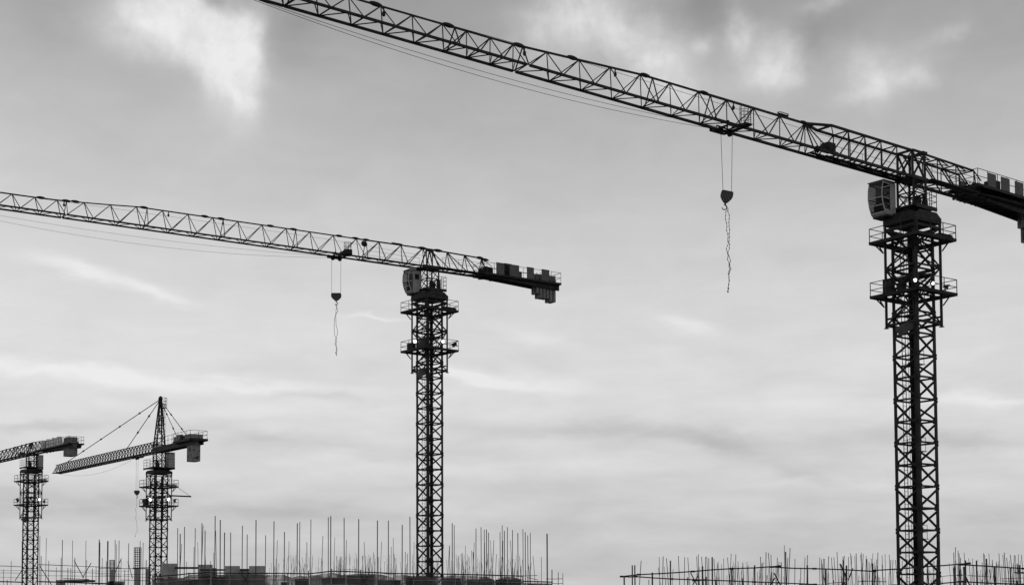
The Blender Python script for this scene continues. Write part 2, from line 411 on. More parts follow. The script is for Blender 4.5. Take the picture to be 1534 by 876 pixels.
def make_cab(crane, fr, a0, b0, b1, z0, small_window=False):
    """hollow cab: opaque rear and sill panels, glazed curved front, glazed sides"""
    prof = [(0, 0), (.98, -.02), (1.16, .12), (1.38, .58), (1.5, 1.1), (1.48, 1.7), (1.34, 2.26), (0, 2.2)]
    P = lambda a, b, z: fr(a0 + a, b, z0 + z)
    t = .05; ar = 1.0 if small_window else .62
    mb = MB()
    mb.box(P, 0, t, b0, b1, 0, 2.2)                                                   # rear wall
    mb.prism([P(0, b0, -.06), P(.98, b0, -.08), P(1.16, b0, .06), P(1.16, b0, .11), P(.98, b0, -.025), P(0, b0, -.005)],
             [P(0, b1, -.06), P(.98, b1, -.08), P(1.16, b1, .06), P(1.16, b1, .11), P(.98, b1, -.025), P(0, b1, -.005)])
    for b in (b0, b1 - t):
        mb.box(P, t + .002, ar - .002, b, b + t, 0, 2.2)                                    # rear half of each side
        if not small_window: mb.prism([P(.625, b, 0), P(.98, b, -.02), P(1.16, b, .12), P(1.26, b, .32), P(.625, b, .26)], [P(.625, b + t, 0), P(.98, b + t, -.02), P(1.16, b + t, .12), P(1.26, b + t, .32), P(.625, b + t, .26)])
        mb.prism([P(ar + .003, b, 2.06), P(1.38, b, 2.1), P(1.34, b, 2.24), P(ar + .003, b, 2.2)], [P(ar + .003, b + t, 2.06), P(1.38, b + t, 2.1), P(1.34, b + t, 2.24), P(ar + .003, b + t, 2.2)])
    o = mb.build('operator_cab', 'cab', crane)
    r = MB(); r.box(P, -.05, 1.42, b0 - .06, b1 + .06, 2.265, 2.32); r.build('cab_roof', 'steel2', o)
    u = MB(); u.box(P, .02, 1.02, b0 + .05, b1 - .05, -.2, -.09)
    for q in (b0 + .1, b1 - .25): u.box(P, -.3, .02, q, q + .15, -.19, -.05)
    u.build('cab_floor_frame', 'steel', o)
    def pane(ids, inset=.06):
        w = MB(); ring = [prof[i] for i in ids]
        for (a, z), (a2, z2) in zip(ring, ring[1:]):
            nx, nz = (z2 - z), -(a2 - a); q = math.hypot(nx, nz); nx, nz = nx / q * .012, nz / q * .012
            w.hexa([P(a - nx, b0 + inset, z - nz), P(a2 - nx, b0 + inset, z2 - nz), P(a2 - nx, b1 - inset, z2 - nz), P(a - nx, b1 - inset, z - nz),
                    P(a, b0 + inset, z), P(a2, b0 + inset, z2), P(a2, b1 - inset, z2), P(a, b1 - inset, z)])
        w.build('window', 'glass', o)
    pane((4, 5, 6)); pane((3, 4)); pane((2, 3))
    fm = MB()
    for i in (2, 3, 4, 6): fm.bar(P(prof[i][0], b0, prof[i][1]), P(prof[i][0], b1, prof[i][1]), .05)
    for b in (b0 + .03, b1 - .03):
        for i in range(2, 6): fm.bar(P(prof[i][0], b, prof[i][1]), P(prof[i + 1][0], b, prof[i + 1][1]), .06)
        fm.bar(P(ar + .02, b, 1.08), P(1.48, b, 1.08), .045)
    fm.build('window_frame', 'cabframe', o)
    side = ([(1.0, .03), (1.14, .14), (1.37, .60), (1.46, 1.1), (1.44, 1.68), (1.36, 2.09), (1.0, 2.05)] if small_window else [(.63, .265), (1.25, .325), (1.37, .60), (1.46, 1.1), (1.44, 1.68), (1.36, 2.09), (.63, 2.05)])
    if small_window:
        w = MB(); w.box(P, .28, .78, b1 + .001, b1 + .012, 1.32, 1.86); w.build('window', 'rubber', o)
    for b in (b0 + .015, b1 - .03):
        sw = MB(); sw.prism([P(a, b, z) for a, z in side], [P(a, b + .012, z) for a, z in side]); sw.build('window', 'glass', o)
    st = MB(); m = (b0 + b1) / 2
    st.box(P, .22, .68, m - .25, m + .25, .42, .56); st.box(P, .18, .3, m - .25, m + .25, .56, 1.3); st.box(P, .3, .6, m - .1, m + .1, .0, .42)
    st.box(P, .55, .95, b0 + .1, b0 + .32, .0, .85); st.box(P, .55, .95, b1 - .32, b1 - .1, .0, .8); st.build('seat_and_console', 'rubber', o)
    return o

def jib_part(crane, fr, s0, s1, n, hf, gauge, box=False, wb=.13, wt=.1, wd=.055, joint=True, boff=.28, plates=(), rollers=(), walkway=False):
    """one lattice section from s0 (tower side) out to s1"""
    mb = MB(); G = gauge / 2
    ss = [s0 + (s1 - s0) * i / n for i in range(n + 1)]
    sb = [s - (0 if box else boff * (s1 - s0) / n) for s in ss]
    B = [fr(s, -G, 0) for s in sb]; N = [fr(s, G, 0) for s in sb]
    if box:
        tops = [[fr(s, -G, hf(s)) for s in ss], [fr(s, G, hf(s)) for s in ss]]
    else:
        T = [fr(s, 0, hf(s)) for s in ss]; tops = [T, T]
    for L_ in (B, N): mb.bar(L_[0], L_[-1], wb)
    for t in (tops if box else [T]):
        for p, q in zip(t, t[1:]): mb.bar(p, q, wt)
    for i in range(n):
        for t, b in zip(tops, (B, N)):
            mb.bar(t[i], b[i], wd)
            mb.bar(t[i], b[i + 1], wd)
        mb.bar(B[i], N[i], wd)
        mid = N[i].lerp(N[i + 1], .5)
        mb.bar(B[i], mid, wd * .85); mb.bar(mid, B[i + 1], wd * .85)
        if box:
            mb.bar(tops[0][i], tops[1][i], wd); mb.bar(tops[0][i], tops[1][i + 1], wd * .8)
    if joint and not box:
        bay = (s1 - s0) / n
        tj = fr(s0 - .42 * bay, 0, hf(s0 - .42 * bay))
        mb.bar(tj, fr(s0 - (boff + .1) * bay, -G, 0), wd); mb.bar(tj, fr(s0 - (boff + .1) * bay, G, 0), wd); mb.bar(tj, T[0], wt)
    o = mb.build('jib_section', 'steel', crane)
    for s in plates:                                                    # oval connection plates on the top chord
        p = fr(s, 0, hf(s) + .03); q = MB(); d = (fr(1, 0, 0) - fr(0, 0, 0)).normalized()
        q.lathe(p, [(.02, -.42), (.09, -.3), (.125, -.1), (.125, .1), (.09, .3), (.02, .42)], 10, d)
        q.build('joint_plate', 'steel', o)
    for s in rollers:                                                   # rope rollers hanging under the top chord
        q = MB(); q.bar(fr(s, 0, hf(s)), fr(s, 0, hf(s) - .28), .07)
        q.lathe(fr(s, 0, hf(s) - .36), [(.02, -.15), (.08, -.1), (.1, 0), (.08, .1), (.03, .14)], 10)
        q.build('rope_roller', 'steel', o)
    if walkway:
        q = MB(); q.box(fr, s0, s1, -G + .12, -G + .5, .1, .14); q.build('walkway', 'steel', o)
    return o

def hook_and_ropes(crane, fr, s, gauge, drop, spread, width=.72, lean=0.0):
    """ropes and the striped hook block under the trolley; returns the hook's tip"""
    top = fr(s, 0, -.3); bz = top.z - drop
    ax = (fr(1, 0, 0) - fr(0, 0, 0)).normalized(); ax.z = 0
    for k in (-1, 1):
        r_ = MB(); r_.tube([top + ax * (k * spread), Vector((top.x, top.y, bz)) + ax * (k * width * .5)], .016, 6); r_.build('hoist_rope', 'rope', crane)
    hb = MB()
    x, y = Vector((1, 0, 0)), Vector((0, 1, 0))
    prof = [(-.5, -.04), (-.47, .05), (-.4, .09), (.4, .09), (.47, .05), (.5, -.04), (.5, -.26), (.44, -.36), (.2, -.6), (.1, -.64), (-.1, -.64), (-.2, -.6), (-.44, -.36), (-.5, -.26)]
    for yo in (-.13, .07):
        hb.prism([x * (a * width) + y * yo + Vector((0, 0, z)) for a, z in prof], [x * (a * width) + y * (yo + .06) + Vector((0, 0, z)) for a, z in prof])
    for cx in (-.24, .24): hb.lathe(Vector((cx * width, -.05, -.15)), [(.2, 0), (.17, .03), (.17, .07), (.2, .1)], 14, (0, 1, 0))
    o = hb.build('hook_block', 'stripe', crane, (top.x, top.y, bz)); o.rotation_euler = (0, lean, 0)
    h = MB(); c = Vector((0, 0, -.95))
    h.tube([(0, 0, -.6), (0, 0, -.78)], .06, 8)
    h.tube([(0, 0, -.78)] + [(c.x + .15 * math.cos(t) - .0, 0, c.z + .15 * math.sin(t)) for t in [1.57 - i * .45 for i in range(11)]], .045, 7, .025)
    h.build('hook', 'steel', o)
    return Vector((top.x, top.y, bz - 1.08))

def trolley(crane, fr, s, gauge, basket=True):
    G = gauge / 2; mb = MB(); bn = fr(0, 1, 0) - fr(0, 0, 0)
    for b in (-G, G):
        k = .12 if b > 0 else -.12
        mb.bar(fr(s - .62, b + k, -.1), fr(s + .62, b + k, -.1), .06, .22)
        for a in (-.5, .5): mb.lathe(fr(s + a, b + k * .6, .02), [(.12, -.03), (.12, .03)], 10, bn)
    for a in (-.55, .55): mb.bar(fr(s + a, -G, -.2), fr(s + a, G, -.2), .1)
    for a in (-.42, .42):
        for b in (-.14, .14): mb.bar(fr(s + a, b, -.18), fr(s + a * .9, b * .8, -.5), .06)
        mb.lathe(fr(s + a * .9, -.06, -.36), [(.2, 0), (.17, .03), (.17, .09), (.2, .12)], 12, bn)
    mb.bar(fr(s - .6, .16, -.2), fr(s + .95, .16, -.16), .08); mb.bar(fr(s - .6, -.16, -.2), fr(s + .6, -.16, -.2), .08)
    mb.bar(fr(s + .95, .16, -.16), fr(s + 1.0, .1, -.4), .06)
    o = mb.build('trolley', 'steel', crane)
    if basket:
        q = MB(); q.box(fr, s - 1.0, s - .35, G + .12, G + .75, -.03, .02)
        pts = [fr(s - .675 + .36 * math.cos(t), G + .44 + .34 * math.sin(t), 0) for t in [k * 6.28318 / 9 for k in range(9)]]
        q.rail(pts, 1.12, .026, 3, True)
        q.bar(fr(s - .9, -G, -.08), fr(s - .9, G + .7, -.06), .08); q.bar(fr(s - .4, -G, -.08), fr(s - .4, G + .7, -.06), .08)
        q.build('basket', 'steel', o)
    return o

def chain_sling(pos, length, label, seed, strands=2):
    rr = random.Random(seed); mb = MB()
    knots = sorted(rr.uniform(.12, .92) for _ in range(5))
    for k in range(strands):
        pts, x, y, vx = [], 0, 0, 0
        for i in range(44):
            t = i / 43
            near = min(abs(t - q) for q in knots)
            vx = vx * .5 + rr.uniform(-.045, .045)
            x += vx; x *= .86
            open_ = min(.06, near * 1.1) * (1 if k else -1) * min(1, t * 6) * (1 + .5 * math.sin(t * 9 + seed))
            y = .05 * math.cos(t * 7 + k)
            pts.append(Vector((x + open_ + .04 * math.sin(t * 6 + seed), y, -length * t * (1 if k == 0 else .965))))
        mb.tube(pts, .016, 5)
        for q in pts[1::2]: mb.bar(q - Vector((rr.uniform(-.01, .01), 0, .045)), q + Vector((rr.uniform(-.01, .01), 0, .045)), .048)
        e = pts[-1]
        mb.lathe(e, [(.02, -.07), (.045, -.03), (.045, .04), (.015, .08)], 8)
    mb.tube([(0, 0, .12), (.05, 0, .05), (0, 0, -.06), (-.05, 0, .05), (0, 0, .12)], .02, 5)
    o = mb.build('chain_sling', 'chain', None, pos)
    tag(o, label, 'sling', 'chain slings hanging from the crane hooks')
    return o

def make_crane(label, axis, Y, mast_az, jib_az, z_px, mw, ph, cfg):
    ax_x = at(axis, cfg.get('axis_y', 500), Y).x
    zz = {k: at(axis, v, Y).z for k, v in z_px.items()}
    base = Vector((ax_x, Y, 0))
    crane = thing('tower_crane', label, 'crane', base, 'tower cranes on the site')
    mf0 = frame(R(180) - mast_az); mf = lambda a, b, z: mf0(a, -b, z)   # a recedes to the left, b recedes to the right
    h = mw / 2; sec = 2 * ph
    # --- mast: stacked lattice sections, top one ends under the slewing ring
    top = zz['cap0'] - .05
    n_sec = int(top / sec) + 1
    first = None
    for k in range(n_sec):
        z = top - sec * (k + 1)
        if z < -sec * .6: break
        if z < 0: z = z  # foot section is partly cast into the ground slab
        if first is None:
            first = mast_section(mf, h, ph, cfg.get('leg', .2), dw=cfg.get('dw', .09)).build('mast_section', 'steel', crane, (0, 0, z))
        else:
            o = first.copy(); COL.objects.link(o); o.parent = crane; o.location = (0, 0, z)
    lad = MB()
    for b in (-.18, .18): lad.bar(mf(h - .35, b - .3, .3), mf(h - .35, b - .3, top), .045)
    k = .4
    while k < top:
        lad.bar(mf(h - .35, -.48, k), mf(h - .35, -.12, k), .028); k += .3
    lad.build('ladder', 'steel', crane)
    zr = top - 3.2 * sec
    while zr > 2:
        rp = MB(); rp.box(mf, -h + .2, h - .2, -h + .2, h * .1, zr, zr + .04); rp.rail([mf(-h + .25, -h + .25, zr), mf(-h + .25, 0, zr), mf(h - .3, 0, zr)], 1.0, .03)
        rp.build('rest_platform', 'steel', crane); zr -= 2 * sec
    cb = MB(); cb.tube([mf(h - .15, h * .45, 1), mf(h - .12, h * .47, top * .5), mf(h - .15, h * .4, top)], .018, 5); cb.build('power_cable', 'rubber', crane)
    # --- climbing frame round the mast head
    c = cfg.get('cage', 2.65) / 2
    z0, z1 = zz['cage'], zz['cap0']
    cf = MB(); T_ = cfg.get('cft', 1.0)
    for sa in (-1, 1):
        for sb in (-1, 1):
            cf.bar(mf(sa * c, sb * c, z0 - .15), mf(sa * c, sb * c, z1), .16 * T_)
            cf.box(mf, sa * c - .13, sa * c + .13, sb * c - .13, sb * c + .13, z0 - .2, z0 - .14)
    levels = [z0 + .02, zz['deck0'] - .2, (zz['deck0'] + zz['deck1']) / 2, zz['deck1'] - .2, z1 - .1]
    for i, z in enumerate(levels):
        q = corners(mf, c, z)
        for j in range(4): cf.bar(q[j], q[(j + 1) % 4], (.16 if i in (0, 4) else .11) * T_)
    for i, (za, zb) in enumerate(zip(levels, levels[1:])):
        qa, qb = corners(mf, c, za), corners(mf, c, zb)
        for j in range(4):
            j2 = (j + 1) % 4
            a, b = (qa[j], qb[j2]) if (i + j) % 2 else (qa[j2], qb[j])
            cf.bar(a, b, .085 * T_)
    for s in (-1, 1):                                                    # inner guide beams and the lifting cross-beam
        cf.bar(mf(-c, s * (h + .12), z0 + .5), mf(c, s * (h + .12), z0 + .5), .12)
        cf.bar(mf(-c + .05, s * c * .25, zz['deck0'] + 1.3), mf(c - .05, s * c * .25, zz['deck0'] + 1.3), .2, .25)
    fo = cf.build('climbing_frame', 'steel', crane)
    cy = MB(); cy.tube([mf(-c * .7, -c * .75, zz['deck0'] - 1.9), mf(-c * .55, -c * .75, zz['deck0'] + .2)], .11, 8); cy.tube([mf(-c * .55, -c * .75, zz['deck0'] + .2), mf(-c * .45, -c * .7, zz['deck0'] + 1.2)], .07, 8)
    cy.build('lifting_cylinder', 'steel2', fo)
    Rp = cfg.get('plat', 4.25) / 2
    for z in (zz['deck0'], zz['deck1']):
        d = MB(); ring_deck(d, mf, Rp, c + .1, z); o = d.build('service_platform', 'steel', crane)
        r_ = MB(); ring = []
        q = Rp - .04
        for (a0, b0), (a1, b1) in (((-1, -1), (1, -1)), ((1, -1), (1, 1)), ((1, 1), (-1, 1)), ((-1, 1), (-1, -1))):
            for t in (0, 1 / 3, 2 / 3): ring.append(mf((a0 + (a1 - a0) * t) * q, (b0 + (b1 - b0) * t) * q, z))
        r_.rail(ring, 1.04, .05, 2, True); r_.build('railing', 'steel', o)
    for box_ in cfg.get('boxes', []):
        b_ = MB(); b_.box(mf, *box_[:4], zz['deck0'] + .01, zz['deck0'] + box_[4]); b_.box(mf, box_[0] - .03, box_[1] + .03, box_[2] - .03, box_[3] + .03, zz['deck0'] + box_[4], zz['deck0'] + box_[4] + .04)
        b_.build('control_box', 'steel', crane)
    pk = MB()
    for i in range(3):
        w0 = -Rp + .12 + i * .06; pk.hexa([mf(a_, b_, zz['deck1'] + z_) for z_ in (.02 + i * .13, .09 + i * .13) for a_, b_ in ((w0, Rp * .1 + i * .2), (w0 + .5, Rp * .15 + i * .1), (w0 + .5, Rp * .9 + i * .05), (w0, Rp * .95))])
    pk.build('plank_stack', 'form', crane)
    for (a, b, dz, lit, aim) in cfg['lights']:
        floodlight(crane, base, mf(a * Rp, b * Rp, zz['deck0'] + dz), lit, cfg.get('lens', .2), aim)
    if cfg.get('trough', True):                                          # folded plate trough round the mast under the frame
        t = MB(); zt = z0 - .25
        pl = [(h + .12, -h * .55), (h * .3, -h - .55), (-h * .5, -h - .5), (-h - .1, -h - .05)]
        for i in range(3):
            (a0, b0), (a1, b1) = pl[i], pl[i + 1]
            zt0, zt1 = (zt - .05 * i, zt - .05 * (i + 1)) if i < 1 else (zt - .05 + .25 * (i - 1), zt - .05 + .25 * i)
            k0, k1 = .72, .72
            t.hexa([mf(a0 * k0, b0 * k0, zt0 - .55), mf(a1 * k1, b1 * k1, zt1 - .55), mf(a1 * k1 * .97, b1 * k1 * .97, zt1 - .53), mf(a0 * k0 * .97, b0 * k0 * .97, zt0 - .53),
                    mf(a0, b0, zt0), mf(a1, b1, zt1), mf(a1 * .97, b1 * .97, zt1), mf(a0 * .97, b0 * .97, zt0)])
            t.bar(mf(a1 * 1.01, b1 * 1.01, zt1), mf(a1 * .73, b1 * .73, zt1 - .56), .05)
        t.bar(mf(h * .3, -h - .5, zt), mf(h * .3, -h - .3, z0 + .4), .05)
        t.build('cable_trough', 'plate', crane)
    # --- chamfered cap and slewing ring
    zc0, zc1 = zz['cap0'], zz['cap1']
    cp = MB(); k = c + .09
    cp.box(mf, -k, k, -k, k, zc0 + (zc1 - zc0) * .2, zc0 + (zc1 - zc0) * .5)
    for q in corners(mf, c, 0): cp.bar(q + Vector((0, 0, zc0 - .1)), q + Vector((0, 0, zc0 + (zc1 - zc0) * .2)), .17)
    zm_ = zc0 + (zc1 - zc0) * .5; zt_ = zc1 - .02
    for sgn in (-1, 1):                                                   # upright trapezoid plates on all four sides
        pr = [(-k, zm_ + .003), (k, zm_ + .003), (k, zm_ + .12), (k - .5, zt_), (-k + .5, zt_), (-k, zm_ + .12)]
        o0, o1 = sgn * (k - .002), sgn * (k - .05)
        cp.prism([mf(a, o0, z) for a, z in pr], [mf(a, o1, z) for a, z in pr])
        pr = [(max(-k + .055, min(k - .055, a)), z) for a, z in pr]
        cp.prism([mf(o0, a, z) for a, z in pr], [mf(o1, a, z) for a, z in pr])
    cp.box(mf, -k + .5, k - .5, -k + .5, k - .5, zm_ + .004, zc1 - .1)
    for q in (-.5, 0, .5): cp.box(mf, q - .03, q + .03, -k + .06, k - .06, zm_ + .006, zc1 - .25)
    cp.build('mast_cap', 'steel2', crane)
    uf = frame(jib_az)
    zh = zz['head']
    sr = MB(); sr.lathe((0, 0, 0), [(.85, zc1 - .1), (.85, zc1 + .1), (.72, zc1 + .11), (.72, zh - .25), (.85, zh - .24), (.85, zh - .14)], 28); sr.build('slewing_ring', 'steel', crane)
    tt = MB(); ta0, ta1, tb0, tb1 = cfg.get('turntable', (-1.35, 1.0, -1.1, 1.15))
    tt.box(uf, ta0, ta1, tb0, tb1, zh - .135, zh)
    tt.bar(uf(ta0, tb1 - .05, zh - .2), uf(ta1, tb1 - .05, zh - .2), .1, .13); tt.bar(uf(ta0, tb0 + .05, zh - .2), uf(ta1, tb0 + .05, zh - .2), .1, .13)
    to = tt.build('turntable', 'steel', crane)
    rr_ = MB(); rr_.rail([uf(a, b, zh) for a, b in cfg.get('tt_rail', [(-.2, tb1 - .03), (-.75, tb1 - .03), (ta0 + .03, tb1 - .03), (ta0 + .03, tb1 - .6), (ta0 + .03, 0), (ta0 + .03, tb0 + .03), (-.7, tb0 + .03)])], 1.25, .042, 3); rr_.build('railing', 'steel', to)
    # --- tower head lattice up to the jib
    zj = zz['jib']; hh = .68
    th = MB()
    for sa in (-1, 1):
        for sb in (-1, 1): th.bar(uf(sa * hh, sb * hh, zh), uf(sa * hh, sb * hh, zj), .15)
    zm = (zh + zj) / 2
    for za, zb in ((zh, zm), (zm, zj)):
        qa, qb = corners(uf, hh, za + .05), corners(uf, hh, zb - .05)
        for j in range(4):
            j2 = (j + 1) % 4
            th.bar(qa[j], qb[j2], .06); th.bar(qa[j2], qb[j], .05); th.bar(qb[j], qb[j2], .08)
    th.box(uf, -.35, .1, .1, .55, zh + .02, zh + .75)
    th.build('tower_head', 'steel', crane)
    mo = MB(); mo.lathe(uf(-.75, .55, zh), [(.22, 0), (.22, .5), (.17, .55), (.17, .95), (.08, 1.0)], 12); mo.build('slewing_motor', 'steel', crane)
    make_cab(crane, uf, *cfg.get('cabpos', (.98, -1.88, -.62)), zj - 2.52, cfg.get('small_window', False))
    # --- jib
    jf = frame(jib_az, zj, cfg.get('tilt', 0))
    gauge = cfg.get('gauge', 1.3); hf = cfg['hf']
    for sct in cfg['jib']:
        jib_part(crane, jf, sct[0], sct[1], sct[2], hf, gauge, **(sct[3] if len(sct) > 3 else {}))
    cfg['extra'](crane, base, uf, jf, zz, gauge, hf)
    return crane, base, jf, zz

def counter_jib(crane, jf, gauge, hf, a_truss, a_deck, a_end, n_bays, boards, weights, box=False, winch=True, board_m='board', deck_w=1.15, rail_h=1.1, wtop='weight', tie=True, zd=0.0):
    G = gauge / 2
    mb = MB(); ss = [-a_truss * i / n_bays for i in range(n_bays + 1)]
    bs = [-G, G]
    for b in bs:
        T = [jf(s, b if box else 0, hf(0) - .12 * (-s) / a_truss) for s in ss]; B = [jf(s, b, 0) for s in ss]
        for i in range(n_bays):
            mb.bar(T[i], T[i + 1], .12); mb.bar(T[i], B[i + 1], .075); mb.bar(T[i + 1], B[i + 1], .065)
        mb.bar(B[0], jf(-a_deck - .5, b, 0), .17, .2)
        if box:
            for i in range(n_bays): mb.bar(T[i], jf(ss[i + 1], 0, hf(0)), .06)
        if tie:
            mb.bar(T[-1], jf(-a_deck - 1.6, b, .95 if not box else 1.15), .06); mb.bar(T[-1], jf(-a_deck - 1.1, b, .1), .06)
    if box:
        for s in ss: mb.bar(jf(s, -G, hf(0) - .1), jf(s, G, hf(0) - .1), .08)
    for i in range(n_bays):
        mb.bar(jf(ss[i], -G, 0), jf(ss[i + 1], G, 0), .07); mb.bar(jf(ss[i + 1], -G, 0), jf(ss[i + 1], G, 0), .08)
    mb.rail([jf(s, G + .45, .05) for s in (-.9, -a_truss * .45, -a_truss)], 1.0, .03)
    mb.box(jf, -a_truss, -.9, G + .1, G + .5, .0, .04)
    o = mb.build('counter_jib', 'steel', crane)
    d = MB()
    for b in (-G, G):                                                    # deep plate girders with a tapered nose
        d.hexa([jf(-a_deck, b - .09, -.1), jf(-a_end, b - .09, -.62), jf(-a_end, b + .09, -.62), jf(-a_deck, b + .09, -.1),
                jf(-a_deck, b - .09, .12), jf(-a_end, b - .09, .12 + zd), jf(-a_end, b + .09, .12 + zd), jf(-a_deck, b + .09, .12)])
    a = a_deck + .7
    while a < a_end - 1.6:
        d.bar(jf(-a, -deck_w, .02), jf(-a, deck_w, .02 + zd), .12, .16)
        d.bar(jf(-a, -G, -.25), jf(-min(a + 1.4, a_end), G, -.25), .09); a += 1.4
    d.box(jf, -a_end + 2.9, -a_deck - .35, -deck_w, deck_w, .125 + zd, .17 + zd)
    d.box(jf, -a_end, -a_end + 2.9, -deck_w, -G - .1, .125 + zd, .17 + zd); d.box(jf, -a_end, -a_end + 2.9, G + .1, deck_w, .125 + zd, .17 + zd)
    for b in (-deck_w, deck_w): d.bar(jf(-a_deck - .35, b, .05 + zd), jf(-a_end, b, .05 + zd), .09, .2)
    d.bar(jf(-a_end, -deck_w, .05 + zd), jf(-a_end, deck_w, .05 + zd), .09, .2)
    if zd: d.box(jf, -a_end + 3, -a_deck - .9, -deck_w + .05, deck_w - .05, -.02, .0); [d.bar(jf(-a_deck - .35, b, zd), jf(-a_deck + .9, b * .6, .05), .1) for b in (-deck_w, deck_w)]
    for b in (-.9, .9): d.bar(jf(-a_end, b, .05), jf(-a_end + .45, b, -.5), .06)
    do = d.build('counter_deck', 'steel', crane)
    r_ = MB(); L = a_end - a_deck - .4; n = max(4, int(L / 1.1)); q = deck_w - .03
    near = [jf(-a_deck - .38 - L * i / n, q, .17 + zd) for i in range(n + 1)]; far = [jf(-a_deck - .38 - L * i / n, -q, .17 + zd) for i in range(n + 1)]
    r_.rail(near, rail_h, .042); r_.rail(far, rail_h, .042); r_.rail([far[-1], jf(-a_end + .02, 0, .17 + zd), near[-1]], rail_h, .042); r_.rail([near[0], far[0]], rail_h, .04)
    r_.build('railing', 'steel', do)
    for (b0, b1, bh) in boards:
        for sgn in (1, -1):
            k = MB(); lo, hi = sorted((sgn * (deck_w + .02), sgn * (deck_w + .06))); k.box(jf, -b1, -b0, lo, hi, .14 + zd, bh + zd)
            k.bar(jf(-b0 - .1, sgn * (deck_w + .01), .2 + zd), jf(-b0 - .1, sgn * (deck_w + .01), bh + zd - .05), .05)
            k.build('side_board', board_m, do)
    if winch:
        w = MB(); wa = a_deck + 1.0
        w.lathe(jf(-wa, -.5, .55), [(.42, 0), (.42, .05), (.3, .06), (.3, .94), (.42, .95), (.42, 1.0)], 16, jf(0, 1, 0) - jf(0, 0, 0))
        w.box(jf, -wa - .9, -wa - .45, -.4, .4, .18, .85); w.box(jf, -wa - .1, -wa + .1, -.65, -.55, .18, .8); w.box(jf, -wa - .1, -wa + .1, .55, .65, .18, .8)
        w.build('hoist_winch', 'steel', crane)
        e = MB(); e.box(jf, -wa - 3.1, -wa - 2.2, -.2, .6, .18, 1.55); e.build('electric_cabinet', 'steel2', crane)
    for (a0, a1, zb, zt, bw_) in weights:
        k = MB(); k.box(jf, -a1, -a0, -bw_, bw_, zb, zt)
        k.box(jf, -a1 + .02, -a0 - .02, -bw_ - .22, -bw_, .2, min(zt, .55)) ; k.box(jf, -a1 + .02, -a0 - .02, bw_, bw_ + .1, .2, min(zt, .55))
        kw = k.build('counterweight', wtop, crane)
        e = MB(); am = (a0 + a1) / 2
        for b in (-bw_ * .6, bw_ * .6):
            e.tube([jf(-am, b - .1, zt), jf(-am, b - .08, zt + .16), jf(-am, b + .08, zt + .16), jf(-am, b + .1, zt)], .022, 5)
        e.bar(jf(-a0 + .02, bw_ * .55, zb + .15), jf(-a0 + .02, bw_ * .55, zt - .1), .08, .03); e.bar(jf(-a0 + .02, -bw_ * .55, zb + .15), jf(-a0 + .02, -bw_ * .55, zt - .1), .08, .03)
        e.build('lifting_eyes', 'steel', kw)
    return o

def lerp_h(pts):
    def f(s):
        if s <= pts[0][0]: return pts[0][1]
        for (a, u), (b, v_) in zip(pts, pts[1:]):
            if s <= b: return u + (v_ - u) * (s - a) / (b - a)
        return pts[-1][1]
    return f

